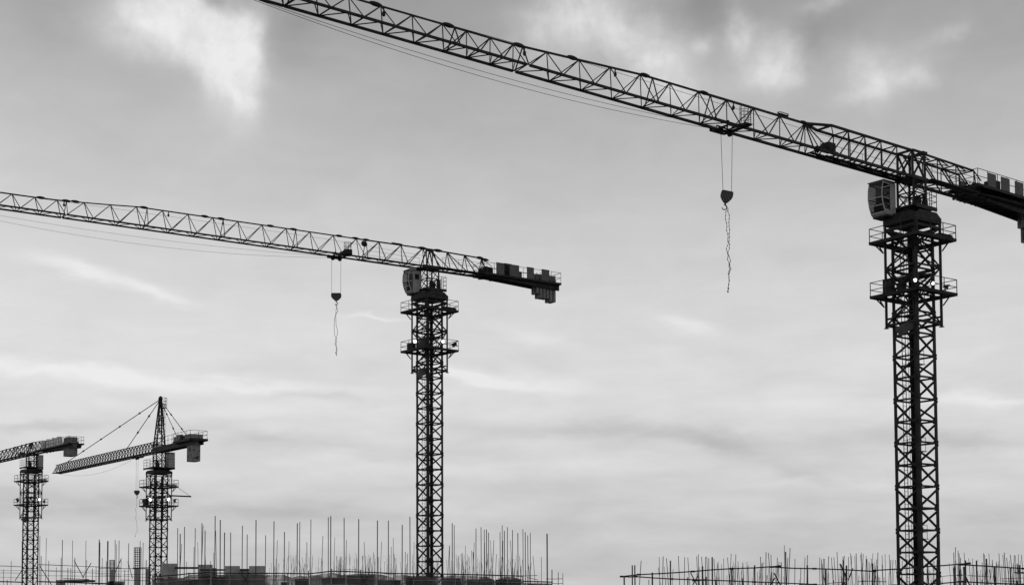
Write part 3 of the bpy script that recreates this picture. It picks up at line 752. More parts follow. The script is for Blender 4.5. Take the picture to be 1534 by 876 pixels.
# ---- crane on the right, nearest
def extra_right(crane, base, uf, jf, zz, gauge, hf):
    G = gauge / 2
    # rectangular inner jib, braced frames at the tower
    hd = MB()
    for s in (-.7, .7):
        hd.bar(jf(s, -G, 0), jf(s, -G, 1.9), .15); hd.bar(jf(s, G, 0), jf(s, G, 1.9), .15); hd.bar(jf(s, -G, 1.88), jf(s, G, 1.88), .14)
        hd.bar(jf(s, -G, .05), jf(s, G, .05), .18)
    for b in (-G, G):
        hd.bar(jf(-.7, b, 0), jf(.7, b, 1.85), .11); hd.bar(jf(.7, b, 0), jf(-.7, b, 1.85), .11); hd.bar(jf(-.7, b, 1.9), jf(.7, b, 1.9), .14)
        hd.bar(jf(-.9, b, .0), jf(.9, b, .0), .24); hd.box(jf, -.95, -.45, b - .08, b + .08, 1.8, 2.02)
    hd.box(jf, -.8, .8, -G, G, -.12, -.02)
    hd.build('jib_root', 'steel', crane)
    # triangular head where the two top chords become one
    tr = MB(); s0, s1 = 11.3, 9.35
    for b in (-G, G):
        tr.bar(jf(s0, 0, 1.76), jf(s1, b, hf(s1)), .15); tr.bar(jf(s0, 0, 1.76), jf(s1, b, 0), .06)
    tr._add([jf(s0, 0, 1.79), jf(s0 - 1.05, -G * .55, 1.85), jf(s0 - 1.05, G * .55, 1.85), jf(s0, 0, 1.83), jf(s0 - 1.05, -G * .55, 1.89), jf(s0 - 1.05, G * .55, 1.89)], [(0, 2, 1), (3, 4, 5), (0, 1, 4, 3), (1, 2, 5, 4), (2, 0, 3, 5)])
    tr.bar(jf(s1, -G, hf(s1)), jf(s1, G, hf(s1)), .12); tr.bar(jf(s0, -G, 0), jf(s1, -G, 0), .15); tr.bar(jf(s0, G, 0), jf(s1, G, 0), .15)
    tr.bar(jf(s0, 0, 1.76), jf(s0 - .05, -G, 0), .06); tr.bar(jf(s0, 0, 1.76), jf(s0 - .05, G, 0), .06)
    tr.build('jib_transition', 'steel', crane)
    wn_ = MB(); wn_.box(jf, 8.75, 9.5, -.2, .45, .25, .8); wn_.lathe(jf(9.75, -.3, .4), [(.25, 0), (.18, .05), (.18, .55), (.25, .6)], 12, jf(0, 1, 0) - jf(0, 0, 0)); wn_.bar(jf(8.6, -.5, .15), jf(10.2, -.5, .15), .12); wn_.bar(jf(8.6, .5, .15), jf(10.2, .5, .15), .12)
    wn_.build('trolley_winch', 'steel', crane)
    hr = MB(); hr.rail([jf(s, -G + .15, .14) for s in (9.2, 7, 4.8, 2.6, .9)], .95, .025); hr.build('railing', 'steel', crane)
    wk = MB(); wk.box(jf, .9, 9.0, -G + .1, -G + .5, .08, .13); wk.build('walkway', 'steel', crane)
    bx = MB(); bx.box(jf, 13.0, 13.9, -.12, .12, 1.86, 1.90); bx.bar(jf(13.0, -.1, 1.98), jf(13.9, -.1, 1.98), .04); bx.bar(jf(13.0, .1, 1.98), jf(13.9, .1, 1.98), .04); bx.bar(jf(13.0, 0, 1.8), jf(13.0, 0, 2.0), .05); bx.bar(jf(13.9, 0, 1.8), jf(13.9, 0, 2.0), .05)
    bx.build('lifting_bracket', 'steel', crane)
    counter_jib(crane, jf, gauge, hf, 6.6, 5.9, 16.2, 3, [(7.45, 8.45, 1.12), (9.1, 10.2, 1.12), (10.9, 12.0, 1.12), (12.75, 13.8, 1.12)],
                [(13.85 + .42 * i, 14.15 + .42 * i, (-1.15, -2.2, -2.65, -2.2, -2.65, -2.65)[i], 1.0, .5) for i in range(6)], box=True, deck_w=1.2, zd=.5)
    trolley(crane, jf, 18.85, gauge)
    tp = hook_and_ropes(crane, jf, 18.75, gauge, 3.85, .52, .76, .2)
    chain_sling(base + tp, 5.15, 'knotted two-strand chain sling hanging from the hook of the big right-hand crane', 3)
    for k, (sag, z) in enumerate(((.78, -.25), (.6, -.22))):
        r_ = MB(); r_.tube(catenary(jf(19.8, -.2 + .4 * k, z), jf(53, -.1, z), sag, 22), .013, 5); r_.build('trolley_rope', 'rope', crane)
    for z in (1.35, ):
        r_ = MB(); r_.tube([jf(-7, 0, .9), jf(0, 0, z), jf(9.5, 0, z), jf(30, 0, 1.4), jf(57, 0, .95)], .012, 5); r_.build('hoist_line', 'rope', crane)

hR = lerp_h([(0, 1.85), (9.4, 1.85), (11, 1.76), (26, 1.70), (36, 1.2), (46, 1.13), (60, 1.1)])
make_crane('largest tower crane at the right, square inner jib crossing the top of the picture', 1369.5, 100, R(35.9), R(52),
    dict(jib=270, head=312, cap1=322, cap0=342, deck1=362, deck0=443, cage=487), 2.08, 1.52,
    dict(hf=hR, gauge=1.26, tilt=.0035, lens=.14, leg=.26, dw=.12,
         boxes=[(.35, 1.1, -1.95, -1.55, 1.05), (-.6, -.1, -1.9, -1.5, .6)],
         lights=[(-.76, -.86, .6, True, None), (-.86, -.1, .55, True, None), (-.9, .62, .45, False, (.8, -.3, -.15))],
         jib=[(.7, 9.4, 5, dict(box=True, wb=.17, wt=.14, wd=.07, joint=False)),
              (11.3, 21.2, 4, dict(plates=(11.4, ), rollers=(18.1, ), wb=.15, wt=.12, wd=.062, joint=False)),
              (21.2, 26.1, 2, dict(plates=(20.7, ), wb=.14)), (26.1, 35.7, 4, dict(plates=(25.7, 31.4), rollers=(28.1, ), wb=.13)),
              (35.7, 40.5, 3, dict(plates=(35.3, ), rollers=(34.9, ), wb=.125, wt=.085)), (40.5, 50.2, 5, dict(plates=(40.1, 44.7), rollers=(44.2, ), wb=.12, wt=.08)), (50.2, 59, 5, dict(plates=(49.8, ), wb=.12, wt=.08))],
         extra=extra_right))

# ---- crane in the middle
def extra_mid(crane, base, uf, jf, zz, gauge, hf):
    G = gauge / 2
    hd = MB()
    for b in (-G, G):
        for s in (-1.0, .0, 1.0): hd.bar(jf(s * .75, b, 0), jf(s * .35, 0, 1.92), .1)
        hd.bar(jf(-1.1, b, 0), jf(1.1, b, 0), .28)
    hd.bar(jf(-1, 0, 1.93), jf(1, 0, 1.93), .13); hd.box(jf, -.28, .28, -.12, .12, 1.75, 2.02); hd.box(jf, -1, 1, -G, G, -.12, -.02)
    hd.build('jib_root', 'steel', crane)
    for s in (.85, -1.0):
        q = MB(); d = (jf(1, 0, 0) - jf(0, 0, 0)).normalized()
        q.lathe(jf(s, 0, 1.97), [(.02, -.62), (.1, -.45), (.16, -.15), (.16, .15), (.1, .45), (.02, .62)], 10, d); q.build('joint_plate', 'steel', crane)
    counter_jib(crane, jf, gauge, hf, 6.3, 5.6, 15.8, 3, [(7.42, 8.4, 1.36), (9.1, 10.3, 1.36), (11.3, 12.2, 1.36), (13.2, 14.2, 1.36)],
                [(13.0 + .44 * i, 13.3 + .44 * i, (-1.15, -1.55, -1.55, -1.55, -1.85, -1.85)[i], .95, .5) for i in range(6)], deck_w=1.1)
    for s in (-6.1, -6.75):
        q = MB(); d = (jf(1, 0, 0) - jf(0, 0, 0)).normalized()
        q.lathe(jf(s, 0, hf(0) - .1 - .12 * (s < -6.4)), [(.03, -.5), (.12, -.3), (.17, 0), (.12, .3), (.03, .5)], 10, d); q.build('joint_plate', 'steel', crane)
    trolley(crane, jf, 10.6, gauge)
    wb_ = MB(); wb_.box(jf, 9.0, 9.6, -.3, .3, .15, .7); wb_.lathe(jf(9.9, -.3, .3), [(.22, 0), (.16, .05), (.16, .55), (.22, .6)], 12, jf(0, 1, 0) - jf(0, 0, 0)); wb_.build('trolley_winch', 'steel', crane)
    fl = MB(); fl.lathe(jf(7.55, 0, 1.55), [(.05, -.3), (.22, -.2), (.28, .05), (.24, .28)], 12, (.5, -.6, -.5)); fl.bar(jf(7.55, 0, 1.85), jf(7.55, 0, 1.55), .08); fl.build('floodlight', 'steel', crane)
    bx = MB(); bx.box(jf, 3.2, 4.4, -.12, .12, 2.0, 2.04); bx.bar(jf(3.2, -.1, 2.12), jf(4.4, -.1, 2.12), .035); bx.bar(jf(3.5, 0, 1.9), jf(3.5, 0, 2.12), .05); bx.bar(jf(4.1, 0, 1.9), jf(4.1, 0, 2.12), .05); bx.build('lifting_bracket', 'steel', crane)
    tp = hook_and_ropes(crane, jf, 10.6, gauge, 3.55, .5, .98)
    chain_sling(base + tp, 4.9, 'twisted chain sling hanging from the hook of the middle crane', 8)
    for k, (sag, z) in enumerate(((1.25, -.3), (.7, -.25))):
        r_ = MB(); r_.tube(catenary(jf(11.3, -.2 + .4 * k, z), jf(52, 0, z), sag, 22), .011, 5); r_.build('trolley_rope', 'rope', crane)
    r_ = MB(); r_.tube([jf(-7, 0, .9), jf(0, 0, 1.2), jf(12, 0, 1.45), jf(31, 0, 1.35), jf(57, 0, 1.0)], .011, 5); r_.build('hoist_line', 'rope', crane)
    rr_ = MB(); rr_.rail([jf(s, -.3, .1) for s in (7, 5, 3, 1)], .9, .025); rr_.build('railing', 'steel', crane)

hM = lerp_h([(0, 1.97), (16, 1.88), (31, 1.80), (33, 1.62), (37, 1.36), (40, 1.28), (60, 1.2)])
make_crane('middle tower crane with a pale cab and long jib reaching off the left edge', 643.5, 145, R(39.6), R(56),
    dict(jib=402, head=434, cap1=439, cap0=453, deck1=467, deck0=526, cage=556), 1.96, 1.55,
    dict(hf=hM, gauge=1.3, lens=.2, leg=.24, dw=.115, cage=2.55, small_window=True, cabpos=(.72, -1.65, -.4),
         boxes=[(-1.75, -.6, -1.9, -1.5, .95), (.3, 1.3, -1.9, -1.5, .7)],
         lights=[(-.12, -.95, .75, True, None), (-.95, .1, .75, True, None), (-.9, .8, .6, False, (.9, -.3, -.1)), (-.85, .96, .75, False, (.9, .1, .1))],
         jib=[(.8, 8.4, 3, dict(wb=.16, wt=.12, wd=.07, joint=False, boff=.2, rollers=())),
              (8.4, 16.0, 3, dict(plates=(8.5, 7.3, 10.3), wb=.14)), (16.0, 23.4, 3, dict(plates=(15.2, 17.6), rollers=(22.4, ), wb=.13)),
              (23.4, 30.7, 3, dict(plates=(22.6, 24.2), rollers=(27.7, ), wb=.13)), (30.7, 37.8, 3, dict(plates=(30.0, ), wb=.13, wt=.09)),
              (37.8, 45.5, 4, dict(plates=(37.0, 36.2, 39.2), rollers=(37.2, ), wb=.13, wt=.09)), (45.5, 58, 6, dict(wb=.13, wt=.09))],
         extra=extra_mid))

# ---- far left crane, jib leaving the frame
def extra_left(crane, base, uf, jf, zz, gauge, hf):
    G = gauge / 2
    hd = MB()
    for b in (-G, G):
        for s in (-1.0, 0, 1.0): hd.bar(jf(s * .8, b, 0), jf(s * .4, 0, 1.95), .11)
        hd.bar(jf(-1.2, b, 0), jf(1.2, b, 0), .3)
    hd.bar(jf(-1, 0, 1.95), jf(1, 0, 1.95), .15); hd.box(jf, -1, 1, -G, G, -.14, -.02)
    hd.build('jib_root', 'steel', crane)
    o = counter_jib(crane, jf, gauge, hf, 5.6, 5.2, 20.6, 3, [], [(16.8 + .5 * i, 17.25 + .5 * i, -1.75, 1.25, .7) for i in range(5)], deck_w=1.25, wtop='weight')
    for i, a in enumerate((7.9, 10.3, 12.8, 15.0)):                       # pale drums standing on the counter deck
        d = MB(); d.lathe(jf(-a, .7, .18), [(.45, 0), (.48, .03), (.48, .8), (.5, .82), (.48, .85), (.48, 1.4), (.4, 1.45)], 16); d.build('ballast_drum', 'pale', crane)
    pb = MB(); pb.box(jf, 4.2, 5.2, -.35, .35, .1, .65); pb.build('trolley_winch', 'steel', crane)

hL = lerp_h([(0, 1.95), (20, 1.8), (40, 1.3)])
make_crane('far left tower crane with pale drums along its counter jib', 46.5, 245, R(41), R(180 - 37.8),
    dict(jib=680, head=699.5, cap1=703, cap0=709, deck1=720.5, deck0=756, cage=775), 2.05, 1.62,
    dict(hf=hL, gauge=1.4, lens=.25, leg=.21, dw=.095, cft=.75, axis_y=740, cage=2.7, plat=4.3, trough=True, cabpos=(-1.55, -1.5, -.7), turntable=(-1.6, 1.6, -1.5, 1.5),
         tt_rail=[(1.5, 1.45), (.5, 1.45), (-.5, 1.45), (-1.5, 1.45), (-1.5, .5), (-1.5, -.5), (-1.5, -1.45), (1.5, -1.45), (1.5, 0), (1.5, 1.45)],
         boxes=[], lights=[(-.95, .3, .85, True, None), (.95, -.75, .8, False, (-.9, -.2, 0)), (-.9, .75, .6, False, (.9, -.1, 0)), (.5, -.9, .9, False, (-.2, -.9, 0))],
         jib=[(.9, 8.9, 4, dict(plates=(2.6, 5), wb=.18, wt=.14, wd=.09, joint=False)), (8.9, 18.9, 5, dict(plates=(8.6, 13), wb=.17, wt=.13, wd=.085)), (18.9, 30, 5, dict(wb=.16, wd=.08)), (30, 45, 7, dict(wb=.15))],
         extra=extra_left))

# ---- hammerhead crane beside it
def extra_hammer(crane, base, uf, jf, zz, gauge, hf):
    G = gauge / 2
    za = zz['apex']; ap = uf(-.35, 0, za); hh = .72; zj = zz['jib']
    tp = MB(); n = 8
    for i in range(n):
        t0, t1 = i / n, (i + 1) / n
        k0, k1 = 1 - t0 * .86, 1 - t1 * .86
        q0 = [uf(a * hh * k0 - .35 * t0, b * hh * k0, zj + (za - zj) * t0) for a, b in ((-1, -1), (1, -1), (1, 1), (-1, 1))]
        q1 = [uf(a * hh * k1 - .35 * t1, b * hh * k1, zj + (za - zj) * t1) for a, b in ((-1, -1), (1, -1), (1, 1), (-1, 1))]
        for j in range(4):
            j2 = (j + 1) % 4
            tp.bar(q0[j], q1[j], .17); tp.bar(q0[j], q1[j2], .07) if i % 2 else tp.bar(q0[j2], q1[j], .07); tp.bar(q1[j], q1[j2], .08)
    tp.lathe(ap + Vector((0, 0, -.25)), [(.28, 0), (.33, .2), (.28, .45), (.12, .6)], 12)
    tp.bar(ap + Vector((0, 0, -.3)) + uf(.55, 0, 0), ap + Vector((0, 0, -.1)) + uf(-.5, 0, 0), .25)
    tp.bar(uf(-.6, .4, za - .5), uf(-1.0, .35, za - 3.8), .09); tp.bar(uf(-1.0, .35, za - 3.8), uf(-.8, .3, za - 5.2), .12)
    o = tp.build('tower_top', 'steel', crane)
    lp = MB(); lp.box(uf, -1.75, -.55, -.45, .45, za - 1.55, za - 1.5); lp.rail([uf(a, b, za - 1.5) for a, b in ((-.6, .43), (-1.15, .43), (-1.72, .43), (-1.72, -.43), (-1.15, -.43), (-.6, -.43))], 1.5, .05, 3); lp.build('head_platform', 'steel', o)
    ld = MB()
    for b in (-.2, .2): ld.bar(uf(-1.35, b, zj + .4), uf(-1.2, b, za - 1.5), .05)
    z = zj + .5
    while z < za - 1.5:
        ld.bar(uf(-1.33, -.2, z), uf(-1.33, .2, z), .035); z += .32
    for z in [zj + 2.0 + k for k in range(0, 6)]: ld.tube([uf(-1.3, -.25, z), uf(-1.75, -.28, z), uf(-1.9, 0, z), uf(-1.75, .28, z), uf(-1.3, .25, z)], .025, 5)
    for b, a in ((-.28, -1.75), (.28, -1.75), (0, -1.9)): ld.bar(uf(a, b, zj + 2), uf(a, b, zj + 7), .025)
    ld.build('caged_ladder', 'steel', o)
    for s in (42.0, 13.3):                                               # pendant bars with their pinned couplings
        q = MB(); p0, p1 = ap + Vector((0, 0, -.1)), jf(s, 0, hf(s)); q.tube([p0, p1], .06, 6)
        m = 5 if s > 20 else 3
        for i in range(1, m): c_ = p0.lerp(p1, i / m); dd = (p1 - p0).normalized(); q.lathe(c_, [(.04, -.35), (.13, -.2), (.13, .2), (.04, .35)], 8, dd)
        q.build('pendant_bar', 'steel', crane)
    for b, s in ((.5, -10.2), (-.5, -10.2)):
        q = MB(); p0, p1 = ap + Vector((0, 0, -.3)), jf(s, b * 2.0, .35); q.tube([p0, p1], .05, 6)
        for i in (1, 2): c_ = p0.lerp(p1, i / 3); dd = (p1 - p0).normalized(); q.lathe(c_, [(.04, -.3), (.11, -.15), (.11, .15), (.04, .3)], 8, dd)
        q.build('pendant_bar', 'steel', crane)
    cj = MB()
    for b in (-G, G): cj.bar(jf(.6, b, .2), jf(-14.6, b, .2), .2, .75)
    for i in range(8): cj.bar(jf(-1 - 1.8 * i, -G, .2), jf(-1 - 1.8 * i, G, .2), .14)
    cj.box(jf, -14.7, -8.5, -1.35, 1.35, .58, .68)
    cj.box(jf, -8.49, -1.0, -G, G, .58, .63)
    for b in (-1.33, 1.33): cj.bar(jf(-8.5, b, .5), jf(-14.7, b, .5), .1, .3)
    cj.bar(jf(-8.5, -1.27, .5), jf(-8.5, 1.27, .5), .1, .3); cj.bar(jf(-14.7, -1.27, .5), jf(-14.7, 1.27, .5), .1, .3)
    o = cj.build('counter_jib', 'steel', crane)
    r_ = MB(); r_.rail([jf(a_, b_, .68) for a_, b_ in ((-8.6, 1.27), (-10.1, 1.27), (-11.6, 1.27), (-13.1, 1.27), (-14.6, 1.27), (-14.6, 0), (-14.6, -1.27), (-13.1, -1.27), (-11.6, -1.27), (-10.1, -1.27), (-8.6, -1.27))], 1.15, .05); r_.build('railing', 'steel', o)
    r_ = MB(); r_.rail([jf(-2.0 - 1.5 * i, G, .63) for i in range(5)], 1.3, .05); r_.build('railing', 'steel', o)
    w = MB(); w.box(jf, -8.3, -7.5, -.35, .35, .64, 1.8); w.box(jf, -6.6, -6.1, -.3, .3, .64, 1.6); w.build('electric_cabinet', 'cab', crane)
    w = MB(); w.lathe(jf(-9.6, -.6, 1.15), [(.5, 0), (.5, .08), (.36, .1), (.36, 1.1), (.5, 1.12), (.5, 1.2)], 14, jf(0, 1, 0) - jf(0, 0, 0)); w.box(jf, -10.9, -10.3, -.6, .6, .69, 1.3); w.build('hoist_winch', 'steel', crane)
    for i in range(4):
        k = MB(); k.box(jf, -13.7 + .45 * i, -13.28 + .45 * i, -.65, .65, -2.5, .55); k.box(jf, -13.7 + .45 * i, -13.28 + .45 * i, -1.0, 1.0, .69, 1.35); k.build('counterweight', 'stained', crane)
    trolley(crane, jf, 8.9, gauge, False)
    tpk = hook_and_ropes(crane, jf, 8.9, gauge, 5.1, .35, .8)
    chain_sling(base + tpk, 6.0, 'thin chain sling hanging above the far left scaffold from the hammerhead crane', 5, 1)
    r_ = MB(); r_.tube(catenary(jf(9.8, 0, -.2), jf(46, 0, -.1), 1.3, 20), .016, 5); r_.build('trolley_rope', 'rope', crane)
    gb = MB(); zg = zz['deck0'] + 1.55                                   # small davit arm on the lower platform
    mq = frame(R(180) - R(40)); mfz = lambda a, b, z: mq(a, -b, z); gb.bar(mfz(-1.2, 1.0, zg), mfz(-2.6, 4.0, zg - .1), .2); gb.bar(mfz(-1.3, 1.5, zz['deck1'] + .5), mfz(-2.5, 3.8, zg), .05); gb.build('davit_arm', 'steel', crane)

def stained_mat():
    m = mat('stained counterweight concrete', .3, .85, .2, 1)
    n, l = m.node_tree.nodes, m.node_tree.links
    r = [x for x in n if x.type == 'VALTORGB'][0]; nz = [x for x in n if x.type == 'TEX_NOISE'][0]
    nz.inputs['Scale'].default_value = 1.5; nz.inputs['Detail'].default_value = 4
    r.color_ramp.elements[0].position, r.color_ramp.elements[1].position = .40, .46
    r.color_ramp.elements[0].color = (.05, .05, .05, 1); r.color_ramp.elements[1].color = (.26, .26, .26, 1)
    return m
M['stained'] = stained_mat()
hH = lerp_h([(0, 1.6), (42, 1.6), (45.5, 1.5)])
make_crane('tower crane with pointed top and pendant bars, second from the left', 238, 215, R(40), R(180 - 35.7),
    dict(jib=676, head=700.5, cap1=704.5, cap0=711, deck1=729, deck0=757.5, cage=778, apex=597), 2.05, 1.36,
    dict(hf=hH, gauge=1.35, lens=.25, leg=.19, dw=.085, cft=.75, axis_y=740, cage=2.75, plat=4.3, trough=False, cabpos=(-1.8, -1.75, -.8), turntable=(-1.9, 1.9, -1.75, 1.75),
         tt_rail=[(1.8, 1.7), (.6, 1.7), (-.6, 1.7), (-1.8, 1.7), (-1.8, .6), (-1.8, -.6), (-1.8, -1.7), (1.8, -1.7), (1.8, -.5), (1.8, .6), (1.8, 1.7)],
         boxes=[(.4, 1.3, -1.95, -1.4, 1.0)], lights=[(-.64, -.95, .8, True, None), (-.95, .27, .9, True, None), (.9, -.8, .8, False, (-.9, -.2, 0)), (-.8, .85, .8, False, (.9, -.1, 0))],
         jib=[(.9 + 7.5 * i, .9 + 7.5 * (i + 1), 6, dict(wb=.15, wt=.12, wd=.07, joint=False, boff=.4)) for i in range(6)] + [(45.9, 47.8, 2, dict(wb=.13, wt=.1, wd=.07, joint=False))],
         extra=extra_hammer))

# ---------------------------------------------------------------- unfinished buildings and their scaffolds
def slab_building(label, poly, floors, top_z, depth_dir, extras=None):
    """floor slabs and columns of a concrete frame; poly = plan corners"""
    b = thing('unfinished_building', label, 'building', (poly[0][0], poly[0][1], 0), 'unfinished concrete buildings')
    o3 = Vector((poly[0][0], poly[0][1], 0)); n = len(poly)
    for k in range(floors):
        z = top_z - 3.0 * k
        s = MB(); s.prism([Vector((x, y, z - .22)) - o3 for x, y in poly], [Vector((x, y, z)) - o3 for x, y in poly]); s.build('floor_slab', 'concrete', b)
    c = MB()
    x0, x1 = min(p[0] for p in poly), max(p[0] for p in poly); y0, y1 = min(p[1] for p in poly), max(p[1] for p in poly)
    return b, o3, (x0, x1, y0, y1)

def columns(b, o3, spots, z1, w=.6):
    for x, y in spots:
        k = MB(); k.bar(Vector((x, y, 0)) - o3, Vector((x, y, z1)) - o3, w); k.build('column', 'concrete', b)

def rebar(b, o3, px, ptop, Y, m='bar', r_=.016, zb=19.0, lean=0.0, name='reinforcing_bar', mb=None):
    t = at(px, ptop, Y); own = mb is None
    q = MB() if own else mb
    p0 = Vector((t.x + lean, Y, zb)) - o3; p1 = t - o3
    pm = p0.lerp(p1, .5) + Vector((rnd.uniform(-.03, .03), 0, 0))
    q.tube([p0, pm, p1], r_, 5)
    if own: return q.build(name, m, b)

def scaffold(label, loc): return thing('scaffold', label, 'scaffold', loc, 'scaffolds round the unfinished buildings')
def ledger(sc, o3, p, q, r_=.04, m_='ledger'): k = MB(); k.tube([Vector(p) - o3, (Vector(p) + Vector(q)) / 2 - o3 + Vector((0, 0, rnd.uniform(-.03, .03))), Vector(q) - o3], r_, 6); return k.build('ledger', m_, sc)
def coupler(mb, p): mb.box(lambda a, b, z: Vector(p) + Vector((a, b, z)), -.07, .07, -.07, .07, -.07, .07)

# ======== middle building with the safety net
bm, om, _ = slab_building('long concrete building behind dark netting under the middle crane', [(-35.5, 141), (.8, 139), (.8, 166), (-35.5, 168)], 7, 18.6, 1)
columns(bm, om, [(x, y) for x in (-33, -26.5, -20, -13.5, -7, -.5) for y in (143.5, 150, 158, 164)], 18.4)
# wall stubs and columns already cast above the deck
for (x0, x1, yt, Y) in ((241, 263, 843.5, 150), (297, 316, 845, 148), (337, 357, 847, 146), (373, 395, 847, 145), (318, 322, 850, 149), (357, 373, 853, 147)):
    k = MB(); a, c_ = at(x0, yt, Y), at(x1, yt, Y); k.hexa([Vector((x, y, z)) - om for z in (18.6, a.z) for x, y in ((a.x, Y), (c_.x, Y), (c_.x, Y + .9), (a.x, Y + .9))]); k.build('wall_stub', 'concrete', bm)
for (x0, x1, yt, th, Y) in ((262, 300, 850, 3, 149), (300, 372, 853, 2.5, 147.5), (242, 262, 857, 3, 151), (357, 373, 852.5, 2.5, 147)):
    k = MB(); a, c_ = at(x0, yt, Y), at(x1, yt, Y); k.bar(a - om, c_ - om, .3, th * Y / F_PX); k.build('edge_beam', 'form', bm)

def net_scaffold(label, pts, zdrop, pole_px, net=True, rails=2, post_every=1.7):
    """pts: (px, py, Y) of the top rail corner points; runs down to the ground"""
    P = [at(*p) for p in pts]; o3 = Vector((P[0].x, P[0].y, 0))
    sc = scaffold(label, o3)
    cpl = MB()
    for p, q in zip(P, P[1:]):
        ledger(sc, o3, p, q, .065)
        for k in range(1, rails + 1):
            dz = Vector((0, -.08, -.62 * k)); ledger(sc, o3, p + dz, q + dz, .036, 'tubegrey')
        L = (q - p).length; n = max(1, round(L / post_every))
        for i in range(n + 1):
            t = p.lerp(q, i / n)
            if not net or i in (0, n) or rnd.random() < .75:
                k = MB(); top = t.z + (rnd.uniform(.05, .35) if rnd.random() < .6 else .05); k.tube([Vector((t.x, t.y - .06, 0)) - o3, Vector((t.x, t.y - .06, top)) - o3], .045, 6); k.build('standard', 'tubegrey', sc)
            coupler(cpl, t - o3)
        for k in range(2, 7):
            z = p.z - 2.9 * k
            if z > 0: ledger(sc, o3, Vector((p.x, p.y, z)), Vector((q.x, q.y, z)), .03)
        if net:
            nb = MB(); m = max(2, int(L / .8))
            d = Vector((0, .12, -.1))
            top = [p.lerp(q, i / m) + d + Vector((0, .05 * math.sin(i * 1.7) + rnd.uniform(-.03, .03), -abs(rnd.gauss(0, .05)) - (.28 * abs(math.sin(i * .5)) if rnd.random() < .25 else 0))) for i in range(m + 1)]
            vs = []
            lev = [0, .35, 1.2, 3, 6, 9, 12, 15, 18.5]
            for z in lev: vs += [Vector((t.x, t.y + .08 * math.sin(i * 1.3 + z), max(.1, t.z - z))) - o3 for i, t in enumerate(top)]
            w = m + 1
            nb._add(vs, [(r_ * w + i, r_ * w + i + 1, (r_ + 1) * w + i + 1, (r_ + 1) * w + i) for r_ in range(len(lev) - 1) for i in range(m)])
            nb.build('safety_net', 'net', sc)
    cpl.build('couplers', 'steel', sc)['kind'] = 'stuff'
    for (px, ptop, Y, rad, lean) in pole_px:
        t = at(px, ptop, Y); k = MB()
        k.tube([Vector((t.x + lean, Y, 0)) - o3, Vector((t.x + lean * .15, Y, t.z * .8)) - o3, t - o3], rad, 6); k.build('tall_pole', 'pole', sc)
    return sc, o3, P

z5 = lambda lst, s, ox, oy: [(ox + x / s, oy + y / s) for x, y in lst]
tallA = z5([(273, 178), (295, 230), (333, 168), (428, 180), (487, 135), (515, 200)], 5.9, 220, 760)
tallB = z5([(604, 72), (649, 107), (687, 218), (741, 218), (845, 158), (887, 236), (965, 107), (1050, 242), (1124, 118), (1216, 212), (1330, 137), (1352, 124), (1450, 103)], 5.9, 220, 760) + z5([(222, 100), (248, 85)], 6.973, 460, 760)
tallC = z5([(387, 105), (540, 118), (735, 133), (849, 133), (994, 178), (1074, 92), (1516, 160)], 6.973, 460, 760) + z5([(258, 167), (467, 198), (515, 185), (546, 208), (567, 207), (587, 237), (697, 230), (718, 168), (738, 220), (767, 185), (816, 212)], 6.39, 640, 760)
tallD = z5([(867, 240), (916, 204), (938, 233), (962, 264), (987, 240)], 6.39, 640, 760)
shortM = z5([(308, 318), (418, 345), (450, 303), (511, 340), (608, 200), (1153, 287), (1257, 296), (1414, 303), (1384, 530), (1520, 527), (497, 155), (563, 470), (350, 475), (590, 395)], 5.9, 220, 760) \
    + z5([(165, 295), (290, 308), (310, 503), (412, 333), (596, 357), (580, 502), (745, 515), (779, 354), (880, 408), (900, 316), (908, 480), (694, 462), (1028, 457), (1048, 478), (1118, 357), (1488, 393)], 6.973, 460, 760) \
    + z5([(214, 360), (243, 440), (302, 457), (335, 430), (325, 440), (366, 364), (424, 408), (440, 420), (450, 332), (550, 335), (607, 313), (638, 308), (662, 445), (725, 315), (796, 313), (885, 460), (1012, 460), (897, 555), (862, 588)], 6.39, 640, 760)
dk = {604, 1450}
def poles(lst, Y0, spread=3.0):
    out = []
    for i, (x, y) in enumerate(lst):
        out.append((x, y, Y0 + rnd.uniform(.4, spread), rnd.choice((.036, .04, .045, .05)), rnd.uniform(-.16, .16)))
    return out

scA, oA, PA = net_scaffold('netted scaffold wing in front of the pale wall stubs, left end of the long building',
    [(229, 863.5, 140.5), (252, 861.5, 139), (283, 858.5, 138), (316, 856.2, 137)], 3, poles(tallA, 141))
scB, oB, PB = net_scaffold('wide netted scaffold between the pale wall stubs and the middle crane',
    [(317, 857.4, 138), (400, 858, 138), (462, 858.8, 137), (496, 854.8, 136)], 3, poles(tallB, 139))
scC, oC, PC = net_scaffold('dark netted scaffold in front of the middle crane mast',
    [(497, 854.9, 136), (540, 856.2, 136), (590, 858.4, 136), (649, 859, 136), (715, 860.2, 136), (783, 862.2, 136)], 3, poles(tallC, 137.5))
scD, oD, PD = net_scaffold('low scaffold end with one thick pole right of the netted building',
    [(784, 870, 136.5), (827, 871.2, 137)], 3, poles(tallD, 138, 2) + [(640 + 1147 / 6.39, 760 + 248 / 6.39, 137.2, .07, 0), (640 + 1092 / 6.39, 760 + 470 / 6.39, 139, .026, 0), (640 + 1194 / 6.39, 760 + 592 / 6.39, 137.3, .05, 0), (640 + 1254 / 6.39, 760 + 617 / 6.39, 138.5, .035, 0), (640 + 1298 / 6.39, 760 + 627 / 6.39, 138.5, .03, 0)])
for (x0, y0, x1, y1) in ((783, 861.8, 805, 861.2), (818, 866.5, 843.5, 866), (827, 873.3, 843, 873), (790, 864.5, 806, 868)):
    ledger(scD, oD, at(x0, y0, 138), at(x1, y1, 138.5), .03)
ledger(scA, oA, at(228, 868, 140.4), at(316, 862.5, 136.9), .03)
